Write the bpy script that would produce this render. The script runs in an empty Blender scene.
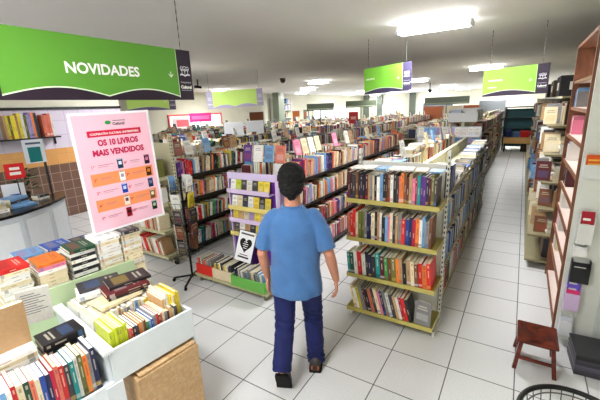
import bpy, bmesh, math, random
from math import sin, cos, pi, radians
from mathutils import Vector, Matrix
from mathutils.bvhtree import BVHTree
random.seed(7)
C = bpy.context.scene.collection
V = Vector

# ------------------------------------------------------------------ camera
CAM = V((0, 0, 2.1315))
FPX, YAW, PIT, ROLL = 348.37, -0.56846, 0.25572, -0.0420048
_cy, _sy = cos(YAW), sin(YAW)
FW = V((_sy*cos(PIT), _cy*cos(PIT), -sin(PIT)))
_r = V((_cy, -_sy, 0)); _u = _r.cross(FW)
RT = cos(ROLL)*_r + sin(ROLL)*_u
UP = -sin(ROLL)*_r + cos(ROLL)*_u
cd = bpy.data.cameras.new('camera'); cam = bpy.data.objects.new('camera', cd); C.objects.link(cam)
cd.sensor_width = 36; cd.lens = FPX/600*36; cd.clip_start = 0.05; cd.clip_end = 200
cam.matrix_world = Matrix(((RT.x, UP.x, -FW.x, CAM.x), (RT.y, UP.y, -FW.y, CAM.y), (RT.z, UP.z, -FW.z, CAM.z), (0, 0, 0, 1)))
bpy.context.scene.camera = cam

def proj(p):
    d = V(p)-CAM; z = d.dot(FW)
    if z < .1: return None
    return 300+FPX*d.dot(RT)/z, 200-FPX*d.dot(UP)/z, z

# ------------------------------------------------------------------ colour and materials
def lin(c):
    return tuple(((x/255)/12.92 if x/255 <= .04045 else ((x/255+.055)/1.055)**2.4) for x in c)

def new_mat(name):
    m = bpy.data.materials.new(name); m.use_nodes = True
    nt = m.node_tree; b = nt.nodes['Principled BSDF']
    return m, nt, b

def attr_mat(name, rough=.5, metal=0, noise=.12, scale=30, spec=.5, bump=0):
    m, nt, b = new_mat(name); N = nt.nodes; L = nt.links
    a = N.new('ShaderNodeAttribute'); a.attribute_name = 'Col'
    tc = N.new('ShaderNodeTexCoord'); nz = N.new('ShaderNodeTexNoise'); nz.inputs['Scale'].default_value = scale
    nz.inputs['Detail'].default_value = 3
    L.new(tc.outputs['Object'], nz.inputs['Vector'])
    mr = N.new('ShaderNodeMapRange'); mr.inputs[3].default_value = 1-noise; mr.inputs[4].default_value = 1+noise
    L.new(nz.outputs[0], mr.inputs[0])
    mx = N.new('ShaderNodeVectorMath'); mx.operation = 'SCALE'
    L.new(a.outputs['Color'], mx.inputs[0]); L.new(mr.outputs[0], mx.inputs[3])
    L.new(mx.outputs[0], b.inputs['Base Color'])
    b.inputs['Roughness'].default_value = rough; b.inputs['Metallic'].default_value = metal
    b.inputs['Specular IOR Level'].default_value = spec
    if bump:
        bp = N.new('ShaderNodeBump'); bp.inputs['Strength'].default_value = bump; bp.inputs['Distance'].default_value = .01
        L.new(nz.outputs[0], bp.inputs['Height']); L.new(bp.outputs[0], b.inputs['Normal'])
    return m

M_COVER = attr_mat('book_cover', .45, noise=.15, scale=60)
M_PAGE = attr_mat('book_pages', .9, noise=.10, scale=200, spec=.1)
M_PAINT = attr_mat('painted_metal', .4, noise=.05, scale=12)
M_MATTE = attr_mat('matte', .8, noise=.08, scale=25, spec=.2)
M_GLOSS = attr_mat('glossy', .2, noise=.05, scale=10)
M_DARKM = attr_mat('dark_metal', .35, metal=.3, noise=.1)
M_SIGN = attr_mat('sign_board', .5, noise=.03, scale=5, spec=.2)

def wood_mat(name, c1, c2, rough=.3, scale=(2, 2, 14)):
    m, nt, b = new_mat(name); N = nt.nodes; L = nt.links
    tc = N.new('ShaderNodeTexCoord'); mp = N.new('ShaderNodeMapping'); mp.inputs['Scale'].default_value = scale
    nz = N.new('ShaderNodeTexNoise'); nz.inputs['Scale'].default_value = 3; nz.inputs['Detail'].default_value = 6; nz.inputs['Distortion'].default_value = 1.5
    cr = N.new('ShaderNodeValToRGB'); cr.color_ramp.elements[0].color = (*lin(c1), 1); cr.color_ramp.elements[1].color = (*lin(c2), 1)
    cr.color_ramp.elements[0].position = .35; cr.color_ramp.elements[1].position = .7
    L.new(tc.outputs['Object'], mp.inputs[0]); L.new(mp.outputs[0], nz.inputs[0]); L.new(nz.outputs[0], cr.inputs[0]); L.new(cr.outputs[0], b.inputs['Base Color'])
    b.inputs['Roughness'].default_value = rough
    return m
M_REDWOOD = wood_mat('red_wood', (70, 22, 14), (112, 44, 26), .22)
M_BROWNWOOD = wood_mat('brown_wood', (112, 66, 42), (146, 94, 62), .5, (4, 4, 1.2))
M_BOXWOOD = wood_mat('tan_board', (186, 150, 108), (206, 174, 132), .6, (1.5, 8, 8))

def tile_mat(name, size, off, ctile, cgrout, gw, rough=.25, axes=('X', 'Y'), speck=0, var=.03, aspect=1.0):
    m, nt, b = new_mat(name); N = nt.nodes; L = nt.links
    tc = N.new('ShaderNodeNewGeometry'); sp = N.new('ShaderNodeSeparateXYZ'); L.new(tc.outputs['Position'], sp.inputs[0])
    def axis(k, o, sz):
        s = N.new('ShaderNodeMath'); s.operation = 'SUBTRACT'; L.new(sp.outputs[k], s.inputs[0]); s.inputs[1].default_value = o
        d = N.new('ShaderNodeMath'); d.operation = 'DIVIDE'; L.new(s.outputs[0], d.inputs[0]); d.inputs[1].default_value = sz
        f = N.new('ShaderNodeMath'); f.operation = 'FRACT'; L.new(d.outputs[0], f.inputs[0])
        a = N.new('ShaderNodeMath'); a.operation = 'SUBTRACT'; L.new(f.outputs[0], a.inputs[0]); a.inputs[1].default_value = .5
        a2 = N.new('ShaderNodeMath'); a2.operation = 'ABSOLUTE'; L.new(a.outputs[0], a2.inputs[0])
        g = N.new('ShaderNodeMapRange'); g.inputs[1].default_value = .5-gw/sz*.9; g.inputs[2].default_value = .5-gw/sz*.35
        L.new(a2.outputs[0], g.inputs[0])
        fl = N.new('ShaderNodeMath'); fl.operation = 'FLOOR'; L.new(d.outputs[0], fl.inputs[0])
        return g, fl
    g1, f1 = axis(axes[0], off[0], size); g2, f2 = axis(axes[1], off[1], size*aspect)
    mx = N.new('ShaderNodeMath'); mx.operation = 'MAXIMUM'; L.new(g1.outputs[0], mx.inputs[0]); L.new(g2.outputs[0], mx.inputs[1])
    cb = N.new('ShaderNodeCombineXYZ'); L.new(f1.outputs[0], cb.inputs[0]); L.new(f2.outputs[0], cb.inputs[1])
    wn = N.new('ShaderNodeTexWhiteNoise'); L.new(cb.outputs[0], wn.inputs[0])
    nz = N.new('ShaderNodeTexNoise'); nz.inputs['Scale'].default_value = 110; nz.inputs['Detail'].default_value = 2; L.new(tc.outputs['Position'], nz.inputs[0])
    v1 = N.new('ShaderNodeMapRange'); v1.inputs[3].default_value = 1-var; v1.inputs[4].default_value = 1+var; L.new(wn.outputs[0], v1.inputs[0])
    v2 = N.new('ShaderNodeMapRange'); v2.inputs[1].default_value = .35; v2.inputs[2].default_value = .65
    v2.inputs[3].default_value = 1-speck; v2.inputs[4].default_value = 1+speck*.4; L.new(nz.outputs[0], v2.inputs[0])
    mm = N.new('ShaderNodeMath'); mm.operation = 'MULTIPLY'; L.new(v1.outputs[0], mm.inputs[0]); L.new(v2.outputs[0], mm.inputs[1])
    sc = N.new('ShaderNodeVectorMath'); sc.operation = 'SCALE'; sc.inputs[0].default_value = lin(ctile); L.new(mm.outputs[0], sc.inputs[3])
    mix = N.new('ShaderNodeMix'); mix.data_type = 'RGBA'; L.new(mx.outputs[0], mix.inputs[0]); L.new(sc.outputs[0], mix.inputs[6]); mix.inputs[7].default_value = (*lin(cgrout), 1)
    L.new(mix.outputs[2], b.inputs['Base Color'])
    rr = N.new('ShaderNodeMapRange'); rr.inputs[3].default_value = rough; rr.inputs[4].default_value = .9; L.new(mx.outputs[0], rr.inputs[0]); L.new(rr.outputs[0], b.inputs['Roughness'])
    bp = N.new('ShaderNodeBump'); bp.invert = True; bp.inputs['Distance'].default_value = .002; bp.inputs['Strength'].default_value = .5
    L.new(mx.outputs[0], bp.inputs['Height']); L.new(bp.outputs[0], b.inputs['Normal'])
    return m

def plain_mat(name, c, rough=.8, noise=.04, scale=3, bump=0, metal=0, sheen=0):
    m, nt, b = new_mat(name); N = nt.nodes; L = nt.links
    tc = N.new('ShaderNodeTexCoord'); nz = N.new('ShaderNodeTexNoise'); nz.inputs['Scale'].default_value = scale; nz.inputs['Detail'].default_value = 5
    L.new(tc.outputs['Object'], nz.inputs[0])
    mr = N.new('ShaderNodeMapRange'); mr.inputs[1].default_value = .3; mr.inputs[2].default_value = .7
    mr.inputs[3].default_value = 1-noise; mr.inputs[4].default_value = 1+noise; L.new(nz.outputs[0], mr.inputs[0])
    sc = N.new('ShaderNodeVectorMath'); sc.operation = 'SCALE'; sc.inputs[0].default_value = lin(c); L.new(mr.outputs[0], sc.inputs[3]); L.new(sc.outputs[0], b.inputs['Base Color'])
    b.inputs['Roughness'].default_value = rough; b.inputs['Metallic'].default_value = metal
    if sheen: b.inputs['Sheen Weight'].default_value = sheen
    if bump:
        bp = N.new('ShaderNodeBump'); bp.inputs['Strength'].default_value = bump; bp.inputs['Distance'].default_value = .02
        L.new(nz.outputs[0], bp.inputs['Height']); L.new(bp.outputs[0], b.inputs['Normal'])
    return m

def emit_mat(name, c, s):
    m, nt, b = new_mat(name); b.inputs['Base Color'].default_value = (*lin(c), 1)
    b.inputs['Emission Color'].default_value = (*lin(c), 1); b.inputs['Emission Strength'].default_value = s
    return m

# ------------------------------------------------------------------ mesh builder
class MB:
    def __init__(s): s.v = []; s.f = []; s.c = []; s.m = []
    def face(s, pts, col, mi=0):
        n = len(s.v); s.v += [tuple(p) for p in pts]; s.f.append(tuple(range(n, n+len(pts)))); s.c.append(col); s.m.append(mi)
    def box(s, a, b, col, mi=0, top=None):
        x0, y0, z0 = a; x1, y1, z1 = b
        return s.obox(V((x0, y0, z0)), V((x1-x0, 0, 0)), V((0, y1-y0, 0)), V((0, 0, z1-z0)), col, mi, top)
    def obox(s, o, X, Y, Z, col, mi=0, top=None):
        o = V(o); X = V(X); Y = V(Y); Z = V(Z)
        if X.cross(Y).dot(Z) < 0: o = o+X; X = -X
        p = [o, o+X, o+X+Y, o+Y, o+Z, o+X+Z, o+X+Y+Z, o+Y+Z]
        n = len(s.v); s.v += [tuple(q) for q in p]
        for k, f in enumerate(((0, 3, 2, 1), (4, 5, 6, 7), (0, 1, 5, 4), (1, 2, 6, 5), (2, 3, 7, 6), (3, 0, 4, 7))):
            s.f.append(tuple(n+i for i in f)); s.c.append(top if (top and k == 1) else col); s.m.append(mi)
        return s
    def tube(s, pts, r, col, n=8, mi=0, cap=True, rs=None):
        pts = [V(p) for p in pts]; base = len(s.v); prev = None
        for i, p in enumerate(pts):
            d = (pts[min(i+1, len(pts)-1)]-pts[max(i-1, 0)]).normalized()
            a = V((0, 0, 1)) if abs(d.z) < .9 else V((1, 0, 0))
            if prev is not None: a = prev
            x = a - d*a.dot(d); x.normalize(); y = d.cross(x); prev = x
            rr = rs[i] if rs else r
            if not isinstance(rr, tuple): rr = (rr, rr)
            for k in range(n):
                t = 2*pi*k/n; s.v.append(tuple(p + x*cos(t)*rr[0] + y*sin(t)*rr[1]))
        for i in range(len(pts)-1):
            for k in range(n):
                a = base+i*n+k; b = base+i*n+(k+1) % n
                s.f.append((a, b, b+n, a+n)); s.c.append(col); s.m.append(mi)
        if cap:
            s.f.append(tuple(base+k for k in reversed(range(n)))); s.c.append(col); s.m.append(mi)
            e = base+(len(pts)-1)*n; s.f.append(tuple(e+k for k in range(n))); s.c.append(col); s.m.append(mi)
        return s
    def ring(s, c, R, r, col, n=40, k=8, nrm='z'):
        base = len(s.v)
        for i in range(n):
            t = 2*pi*i/n
            for j in range(k):
                u = 2*pi*j/k; rr = R+r*cos(u)
                p = (rr*cos(t), rr*sin(t), r*sin(u))
                if nrm == 'y': p = (p[0], p[2], p[1])
                s.v.append((c[0]+p[0], c[1]+p[1], c[2]+p[2]))
        for i in range(n):
            for j in range(k):
                a = base+i*k+j; b = base+i*k+(j+1) % k; c2 = base+((i+1) % n)*k+(j+1) % k; d = base+((i+1) % n)*k+j
                s.f.append((a, d, c2, b)); s.c.append(col); s.m.append(0)
        return s
    def ell(s, c, r, col, n=16, m=10, mi=0):
        base = len(s.v)
        for j in range(m+1):
            ph = pi*j/m
            for i in range(n):
                t = 2*pi*i/n
                s.v.append((c[0]+r[0]*sin(ph)*cos(t), c[1]+r[1]*sin(ph)*sin(t), c[2]-r[2]*cos(ph)))
        for j in range(m):
            for i in range(n):
                a = base+j*n+i; b = base+j*n+(i+1) % n
                s.f.append((a, b, b+n, a+n)); s.c.append(col); s.m.append(mi)
        return s
    def build(s, name, mats, parent=None, origin=(0, 0, 0), smooth=False, bevel=0):
        if not isinstance(mats, (list, tuple)): mats = [mats]
        o = V(origin)
        me = bpy.data.meshes.new(name)
        me.from_pydata([tuple(V(p)-o) for p in s.v], [], s.f)
        for m in mats: me.materials.append(m)
        me.polygons.foreach_set('material_index', s.m)
        ca = me.color_attributes.new('Col', 'FLOAT_COLOR', 'CORNER')
        buf = []
        for f, c in zip(s.f, s.c): buf += [c[0], c[1], c[2], 1.0]*len(f)
        ca.data.foreach_set('color', buf)
        if smooth: me.polygons.foreach_set('use_smooth', [True]*len(s.f))
        ob = bpy.data.objects.new(name, me); C.objects.link(ob)
        if parent: ob.parent = parent
        else: ob.location = o
        if bevel:
            b = ob.modifiers.new('bevel', 'BEVEL'); b.width = bevel; b.segments = 2
        return ob

def tag(o, label=None, cat=None, group=None, kind=None):
    if label: o['label'] = label
    if cat: o['category'] = cat
    if group: o['group'] = group
    if kind: o['kind'] = kind
    return o
def thing(name, label, cat, loc=(0, 0, 0), rz=0, group=None):
    o = bpy.data.objects.new(name, None); C.objects.link(o); o.location = loc; o.rotation_euler = (0, 0, rz)
    o.empty_display_size = .1
    return tag(o, label, cat, group)
def struct(ob): ob['kind'] = 'structure'; return ob

WHITE = lin((240, 240, 236)); BLACK = lin((24, 23, 24)); GREY = lin((120, 120, 120))

# ------------------------------------------------------------------ room
ZC = 3.15; XL, XR, YB, YF = -14.0, 1.6, 34.0, -4.0
M_FLOOR = tile_mat('floor_tiles', .47, (-1.736, 2.679), (226, 226, 226), (92, 92, 94), .0065, .38, speck=.10, var=.02)
M_WALL = plain_mat('cream_wall', (232, 230, 212), .85, .02)
M_CEIL = plain_mat('ceiling_paint', (232, 231, 229), .9, .015, 1)
mb = MB(); mb.box((XL, YF, -.1), (XR, YB, 0), WHITE); struct(mb.build('floor', M_FLOOR))
mb = MB(); mb.box((XL, YF, ZC), (XR, YB, ZC+.1), WHITE); struct(mb.build('ceiling', M_CEIL))
mb = MB(); mb.box((XL-.1, YF, 0), (XL, YB, ZC), WHITE); struct(mb.build('wall_left', M_WALL))
mb = MB(); mb.box((XR, YF, 0), (XR+.1, YB, ZC), WHITE); struct(mb.build('wall_right', M_WALL))
mb = MB(); mb.box((XL, YB, 0), (XR, YB+.1, ZC), WHITE); struct(mb.build('wall_back', M_WALL))
mb = MB(); mb.box((XL, YF-.1, 0), (XR, YF, ZC), WHITE); struct(mb.build('wall_front', M_WALL))

# nearer tiled wall of the counter area
XT = -8.5; YT = 5.2
mb = MB(); mb.box((XT-.15, YF+.01, 0), (XT, YT, ZC-.002), WHITE); struct(mb.build('wall_side', M_WALL))
M_T1 = tile_mat('brown_tiles', .2, (0, 0), (128, 98, 84), (176, 156, 140), .010, .3, ('Y', 'Z'), var=.08)
M_T2 = tile_mat('orange_tiles', .2, (0, 0), (226, 168, 104), (206, 160, 110), .006, .3, ('Y', 'Z'), var=.05)
M_T3 = tile_mat('lilac_tiles', .3, (0, 0), (222, 212, 228), (196, 176, 204), .007, .3, ('Y', 'Z'), var=.03)
for nm, z0, z1, mt in (('wall_side_brown_tiles', 0, 1.18, M_T1), ('wall_side_orange_tiles', 1.18, 1.52, M_T2), ('wall_side_lilac_tiles', 1.52, 2.33, M_T3)):
    mb = MB(); mb.box((XT, YF+.01, z0), (XT+.012, YT, z1), WHITE); struct(mb.build(nm, mt))
mb = MB(); mb.box((XT, YF+.02, 2.33), (XT+.05, YT, 2.38), BLACK); struct(mb.build('trim_1', M_PAINT))

# windows and doors on the left wall: (y0, y1, z0, z1)
M_BRIGHT = emit_mat('daylight_glass', (250, 252, 255), 1.6)
def wall_opening(kind, n, y0, y1, z0, z1, frame, pane_mat, pane_col=WHITE, mull=0):
    mb = MB(); x = XL; w = .09
    for a, b in (((x, y0-w, z0-w), (x+.06, y0, z1+w)), ((x, y1, z0-w), (x+.06, y1+w, z1+w)), ((x, y0, z1), (x+.06, y1, z1+w)), ((x, y0, z0-w), (x+.06, y1, z0))):
        if a[2] < 0: a = (a[0], a[1], 0)
        if b[2] > a[2]: mb.box(a, b, frame)
    for k in range(mull):
        y = y0+(y1-y0)*(k+1)/(mull+1); mb.box((x+.012, y-.03, z0), (x+.05, y+.03, z1), frame)
    o = struct(mb.build(f'{kind}_{n}', M_PAINT, origin=(x, y0, z0)))
    mb = MB(); mb.box((x+.002, y0, z0), (x+.012, y1, z1), pane_col)
    mb.build('pane' if kind == 'window' else 'door_leaf', pane_mat, o, origin=(x, y0, z0))
    return o
wall_opening('window', 1, 10.9, 14.2, .3, 2.02, lin((238, 120, 112)), M_BRIGHT)
wall_opening('window', 2, 24.4, 30.3, .9, 2.2, lin((205, 205, 195)), M_BRIGHT, mull=3)
wall_opening('door', 1, 16.6, 18.0, 0, 2.05, lin((226, 224, 214)), M_MATTE, lin((110, 66, 40)))
wall_opening('door', 2, 21.3, 22.3, 0, 2.0, lin((226, 224, 214)), M_MATTE, lin((170, 96, 40)))
# pillars
GREENP = lin((88, 96, 86))
for n, (x0, x1, y0, y1) in enumerate(((-13.2, -12.75, 18.0, 18.6),)):
    mb = MB(); mb.box((x0, y0, 0), (x1, y1, ZC-.002), lin((150, 160, 142))); struct(mb.build(f'trim_{n+2}', M_PAINT))
for n, x in enumerate((-13.6, -12.2, -9.1)):
    mb = MB(); mb.box((x, YB-.35, 0), (x+.5, YB-.005, ZC-.002), GREENP); struct(mb.build(f'trim_{n+3}', M_PAINT))
mb = MB(); mb.box((-7.9, YB-.05, 0), (-5.4, YB-.003, 2.15), lin((86, 92, 96))); o = struct(mb.build('door_3', M_PAINT))
mb = MB(); mb.box((-12.0, YB-.06, .8), (-11.0, YB-.01, 2.2), WHITE); struct(mb.build('window_3', M_BRIGHT))

# ------------------------------------------------------------------ ceiling lights
M_TUBE = emit_mat('fluorescent_tube', (255, 255, 255), 55)
def fixture(x, y, label, power=75, rz=0):
    t = thing('ceiling_light', label, 'light', (x, y, ZC), rz, 'fluorescent ceiling lights')
    mb = MB(); mb.box((-.46, -.03, -.05), (.46, .03, -.001), lin((236, 236, 236))); mb.build('housing', M_PAINT, t)
    for q in (-.46, .43):
        mb = MB(); mb.box((q, -.13, -.115), (q+.03, .13, -.05), lin((232, 232, 232))); mb.build('lamp_holder', M_PAINT, t)
    for s in (-.10, 0, .10):
        mb = MB(); mb.tube([(-.43, s, -.09), (.43, s, -.09)], .016, WHITE, 10); mb.build('tube', M_TUBE, t, smooth=True)
    ld = bpy.data.lights.new('fluorescent_glow', 'AREA'); ld.shape = 'RECTANGLE'; ld.size = .86; ld.size_y = .26; ld.energy = power
    ld.color = (.97, .985, 1)
    lo = bpy.data.objects.new('fluorescent_glow', ld); C.objects.link(lo); lo.parent = t; lo.location = (0, 0, -.13)
    return t
ROWX = {-1.1: 'over the central bookcase', -6.8: 'over the middle of the hall', -12.0: 'near the left wall'}
ORD = ['nearest', 'second', 'third', 'fourth', 'fifth', 'sixth']
for x, nm in ROWX.items():
    for i, y in enumerate((5.1, 12.4, 19.6, 26.8, 32.6)):
        if x == -12.0 and y < 6: continue
        k = i if x != -12.0 else i-1
        fixture(x, y, f'white fluorescent ceiling light, {ORD[k]} of the row {nm}')
for x, nm in ((-4.0, 'left of the central row'), (-9.4, 'between the middle and left rows')):
    for i, y in enumerate((16.0, 23.2, 29.6)): fixture(x, y, f'white fluorescent ceiling light far back, {ORD[i]} of the line {nm}', 40)
for i, (x, y) in enumerate(((-1.4, .2), (-5.0, -.6), (-1.2, -2.6))):  # fill lamps added out of view to brighten the near floor
    fixture(x, y, f'white fluorescent ceiling light behind the photographer, {ORD[i]}', 48)
# glow of the blown-out light on the ceiling is left to the renderer

# ------------------------------------------------------------------ text
def text_mesh(s, width=None, height=None, bold=0.0, flat=True):
    cu = bpy.data.curves.new('lettering', 'FONT'); cu.body = s; cu.size = 1; cu.offset = bold; cu.resolution_u = 3
    cu.align_x = 'CENTER'; cu.align_y = 'CENTER'
    ob = bpy.data.objects.new('lettering', cu); C.objects.link(ob)
    dg = bpy.context.evaluated_depsgraph_get(); me = bpy.data.meshes.new_from_object(ob.evaluated_get(dg))
    bpy.data.objects.remove(ob)
    xs = [v.co.x for v in me.vertices]; ys = [v.co.y for v in me.vertices]
    w = max(xs)-min(xs); h = max(ys)-min(ys); cx = (max(xs)+min(xs))/2; cyy = (max(ys)+min(ys))/2
    sx = (width/w) if width else height/h; sy = (height/h) if height else sx
    return [((v.co.x-cx)*sx, (v.co.y-cyy)*sy) for v in me.vertices], [tuple(p.vertices) for p in me.polygons]
def put_text(mb, s, cx, cz, width=None, height=None, col=WHITE, y=-.004, bold=0.02, rot=0):
    vs, fs = text_mesh(s, width, height, bold); n = len(mb.v)
    mb.v += [(cx+a*cos(rot)-b*sin(rot), y, cz+a*sin(rot)+b*cos(rot)) for a, b in vs]
    for f in fs: mb.f.append(tuple(n+i for i in f)); mb.c.append(col); mb.m.append(0)
def quad(mb, x0, x1, z0, z1, y, col): mb.face([(x0, y, z0), (x1, y, z0), (x1, y, z1), (x0, y, z1)], col)

# ------------------------------------------------------------------ hanging green signs
def emblem(mb, cx, cz, s, y, col):
    """three round-crowned trees over an open book"""
    for dx, r in ((-.27, .15), (0, .17), (.27, .15)):
        x = cx+dx*s; z = cz+.30*s
        pts = [(x+r*s*cos(t*pi/8), z+r*s*1.15*sin(t*pi/8)) for t in range(16)]
        for k in range(16):
            a = pts[k]; b = pts[(k+1) % 16]
            ax, az = x+(a[0]-x)*.72, z+(a[1]-z)*.72; bx, bz = x+(b[0]-x)*.72, z+(b[1]-z)*.72
            mb.face([(a[0], y, a[1]), (ax, y, az), (bx, y, bz), (b[0], y, b[1])], col)
        quad(mb, x-.025*s, x+.025*s, cz-.12*s, z+.02*s, y, col)
        for sg in (-1, 1):
            mb.face([(x, y, z-.10*s), (x+sg*.08*s, y, z), (x+sg*.10*s, y, z-.02*s), (x, y, z-.14*s)][::-sg], col)
    n = 8
    for sg in (-1, 1):
        for k in range(n):
            a, b = k/n, (k+1)/n
            f = lambda t: cz-.22*s+.10*s*sin(t*pi*.8)
            mb.face([(cx+sg*a*.46*s, y, f(a)-.06*s), (cx+sg*b*.46*s, y, f(b)-.06*s), (cx+sg*b*.46*s, y, f(b)+.05*s), (cx+sg*a*.46*s, y, f(a)+.05*s)][::sg], col)

def hanging_sign(label, loc, rz, w, h, green, dark, words=None, humps=2, logo_left=False, tilt=0, arrow=True, faint=None, chainx=(.12, -.12)):
    t = thing('hanging_sign', label, 'sign', loc, rz, None); t.rotation_euler = (0, -tilt, rz)
    lw = .155*h/.42
    mb = MB(); mb.box((-w/2, 0, -h/2), (w/2, .012, h/2), dark)
    mb.build('board', M_SIGN, t)
    x0 = -w/2+(lw if logo_left else 0); x1 = w/2-lw
    mb = MB(); N = 40
    def bot(u):
        v = (u*humps) % 1
        return -h/2+.03*h/.42+.055*h/.42*sin(pi*v)
    for k in range(N):
        a, b = k/N, (k+1)/N; ub = b-1e-6
        mb.face([(x0+a*(x1-x0), -.001, bot(a)), (x0+b*(x1-x0), -.001, bot(ub)), (x0+b*(x1-x0), -.001, h/2), (x0+a*(x1-x0), -.001, h/2)], green)
    mb.build('green_panel', M_SIGN, t)
    mb = MB()
    for k in range(N):
        a, b = k/N, (k+1)/N-1e-6
        mb.face([(x0+a*(x1-x0), -.0018, bot(a)-.006), (x0+b*(x1-x0), -.0018, bot(b)-.006), (x0+b*(x1-x0), -.0018, bot(b)+.003), (x0+a*(x1-x0), -.0018, bot(a)+.003)], lin((220, 235, 205)))
    quad(mb, x1-.004, x1+.001, -h/2+.02, h/2, -.0018, lin((220, 235, 205)))
    mb.build('wave_edge', M_SIGN, t)
    def piece(fn, *a, **k):
        m_ = MB(); fn(m_, *a, **k); m_.build('lettering', M_SIGN, t)
    mb = MB()
    if words: piece(put_text, words, (x0+x1)/2-.0, .0, width=.42*(x1-x0)*(1.0), height=None, col=WHITE, y=-.003, bold=.03)
    if faint:
        for (cx, cz, tw, th) in faint:
            nl = int(tw/(th*.8)); mb = MB()
            for q in range(nl): quad(mb, cx+q*th*.8, cx+q*th*.8+th*.55, cz-th/2, cz+th/2*(1 if q % 3 else .7), -.003, lin((232, 244, 214)))
            mb.build('lettering', M_SIGN, t)
    if arrow:
        mb = MB(); ax = x1-.075; s = .022
        quad(mb, ax-.003, ax+.003, -s, s, -.003, WHITE)
        for sg in (-1, 1): mb.face([(ax, -.003, -s-.004), (ax+sg*s, -.003, -.002), (ax+sg*s, -.003, .006), (ax, -.003, -s+.006)][::sg], WHITE)
        mb.build('arrow', M_SIGN, t)
    for lx in ([x1+lw/2] + ([-w/2+lw/2] if logo_left else [])):
        mb = MB(); emblem(mb, lx, .02*h/.42, .115*h/.42, -.0025, lin((226, 224, 232))); mb.build('emblem', M_SIGN, t)
        piece(put_text, 'Cooperativa', lx, -.062*h/.42, width=lw*.72, col=lin((190, 188, 196)), y=-.0025, bold=.01)
        piece(put_text, 'Cultural', lx, -.100*h/.42, width=lw*.76, col=WHITE, y=-.0025, bold=.05)
        piece(quad, lx-lw*.36, lx+lw*.36, -.130*h/.42, -.124*h/.42, -.0025, lin((150, 148, 156)))
    top = ZC-loc[2]
    for s in (-1, 1):
        x = s*(w/2-.09); z = h/2; mb = MB(); k = 0
        n = max(4, int((top-h/2)/.03)); dz = (top-h/2)/n
        for k in range(n):
            mb.box((x-(.004 if k % 2 else .0015), .004, z+k*dz), (x+(.004 if k % 2 else .0015), .008, z+(k+1)*dz), lin((90, 90, 88)))
        mb.build('chain', M_DARKM, t)
    return t
GR1 = lin((96, 152, 58)); GR2 = lin((150, 208, 84)); GR3 = lin((202, 236, 130))
DK1 = lin((50, 38, 50)); DK2 = lin((72, 66, 92))
hanging_sign('large green hanging sign reading NOVIDADES above the poster', (-2.6, 1.53, 2.462), pi/2, 1.60, .42, GR1, DK1, 'NOVIDADES', 2, True)
hanging_sign('green hanging sign with one dark wave, above the middle book rows', (-1.85, 5.5, 2.52), -.33, .88, .395, lin((128, 196, 70)), DK2, None, 1, False, .02, faint=[(-.40, .03, .2, .028)])
hanging_sign('light green hanging sign over the right aisle beside the wooden bookcase', (-.18, 6.25, 2.40), -.34, .88, .40, GR2, lin((60, 50, 66)), None, 1, False, .01, faint=[(-.36, .03, .22, .026), (-.36, -.07, .14, .02)])
hanging_sign('pale washed-out green hanging sign with two dark ends, over the left book rows', (-6.55, 7.25, 2.46), .55, 1.50, .44, GR3, lin((176, 170, 196)), None, 2, True, .03)
hanging_sign('small pale green hanging sign on the left behind the pink poster', (-6.1, 4.4, 2.39), 1.2, .9, .34, GR3, lin((110, 100, 130)), None, 1, False)
# far dark green signs seen from behind, standing on poles
def board_sign(label, x, y, z0, z1, w, col, rz=0):
    t = thing('aisle_sign', label, 'sign', (x, y, 0), rz)
    mb = MB(); mb.box((-w/2, 0, z0), (w/2, .03, z1), col); quad(mb, -w/2+.05, w/2-.05, z0+.04, z0+.09, -.003, lin((150, 160, 140))); mb.build('board', M_SIGN, t)
    mb = MB(); mb.tube([(0, .05, 0), (0, .05, z1)], .025, lin((70, 74, 70)), 8)
    mb.box((-.2, -.12, 0), (.2, .2, .02), lin((70, 74, 70))); mb.build('pole', M_DARKM, t)
DG = lin((84, 92, 74))
board_sign('dark green board sign in front of the bright left window', -8.0, 14.6, 2.02, 2.33, 1.25, DG, .5)
board_sign('wide dark green board sign before the back wall, between green pillars', -8.1, 19.7, 2.08, 2.45, 1.75, DG, .4)
board_sign('grey green board sign high over the far orange boards', -3.4, 19.5, 2.05, 2.42, 2.1, lin((104, 112, 100)), .2)

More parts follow.
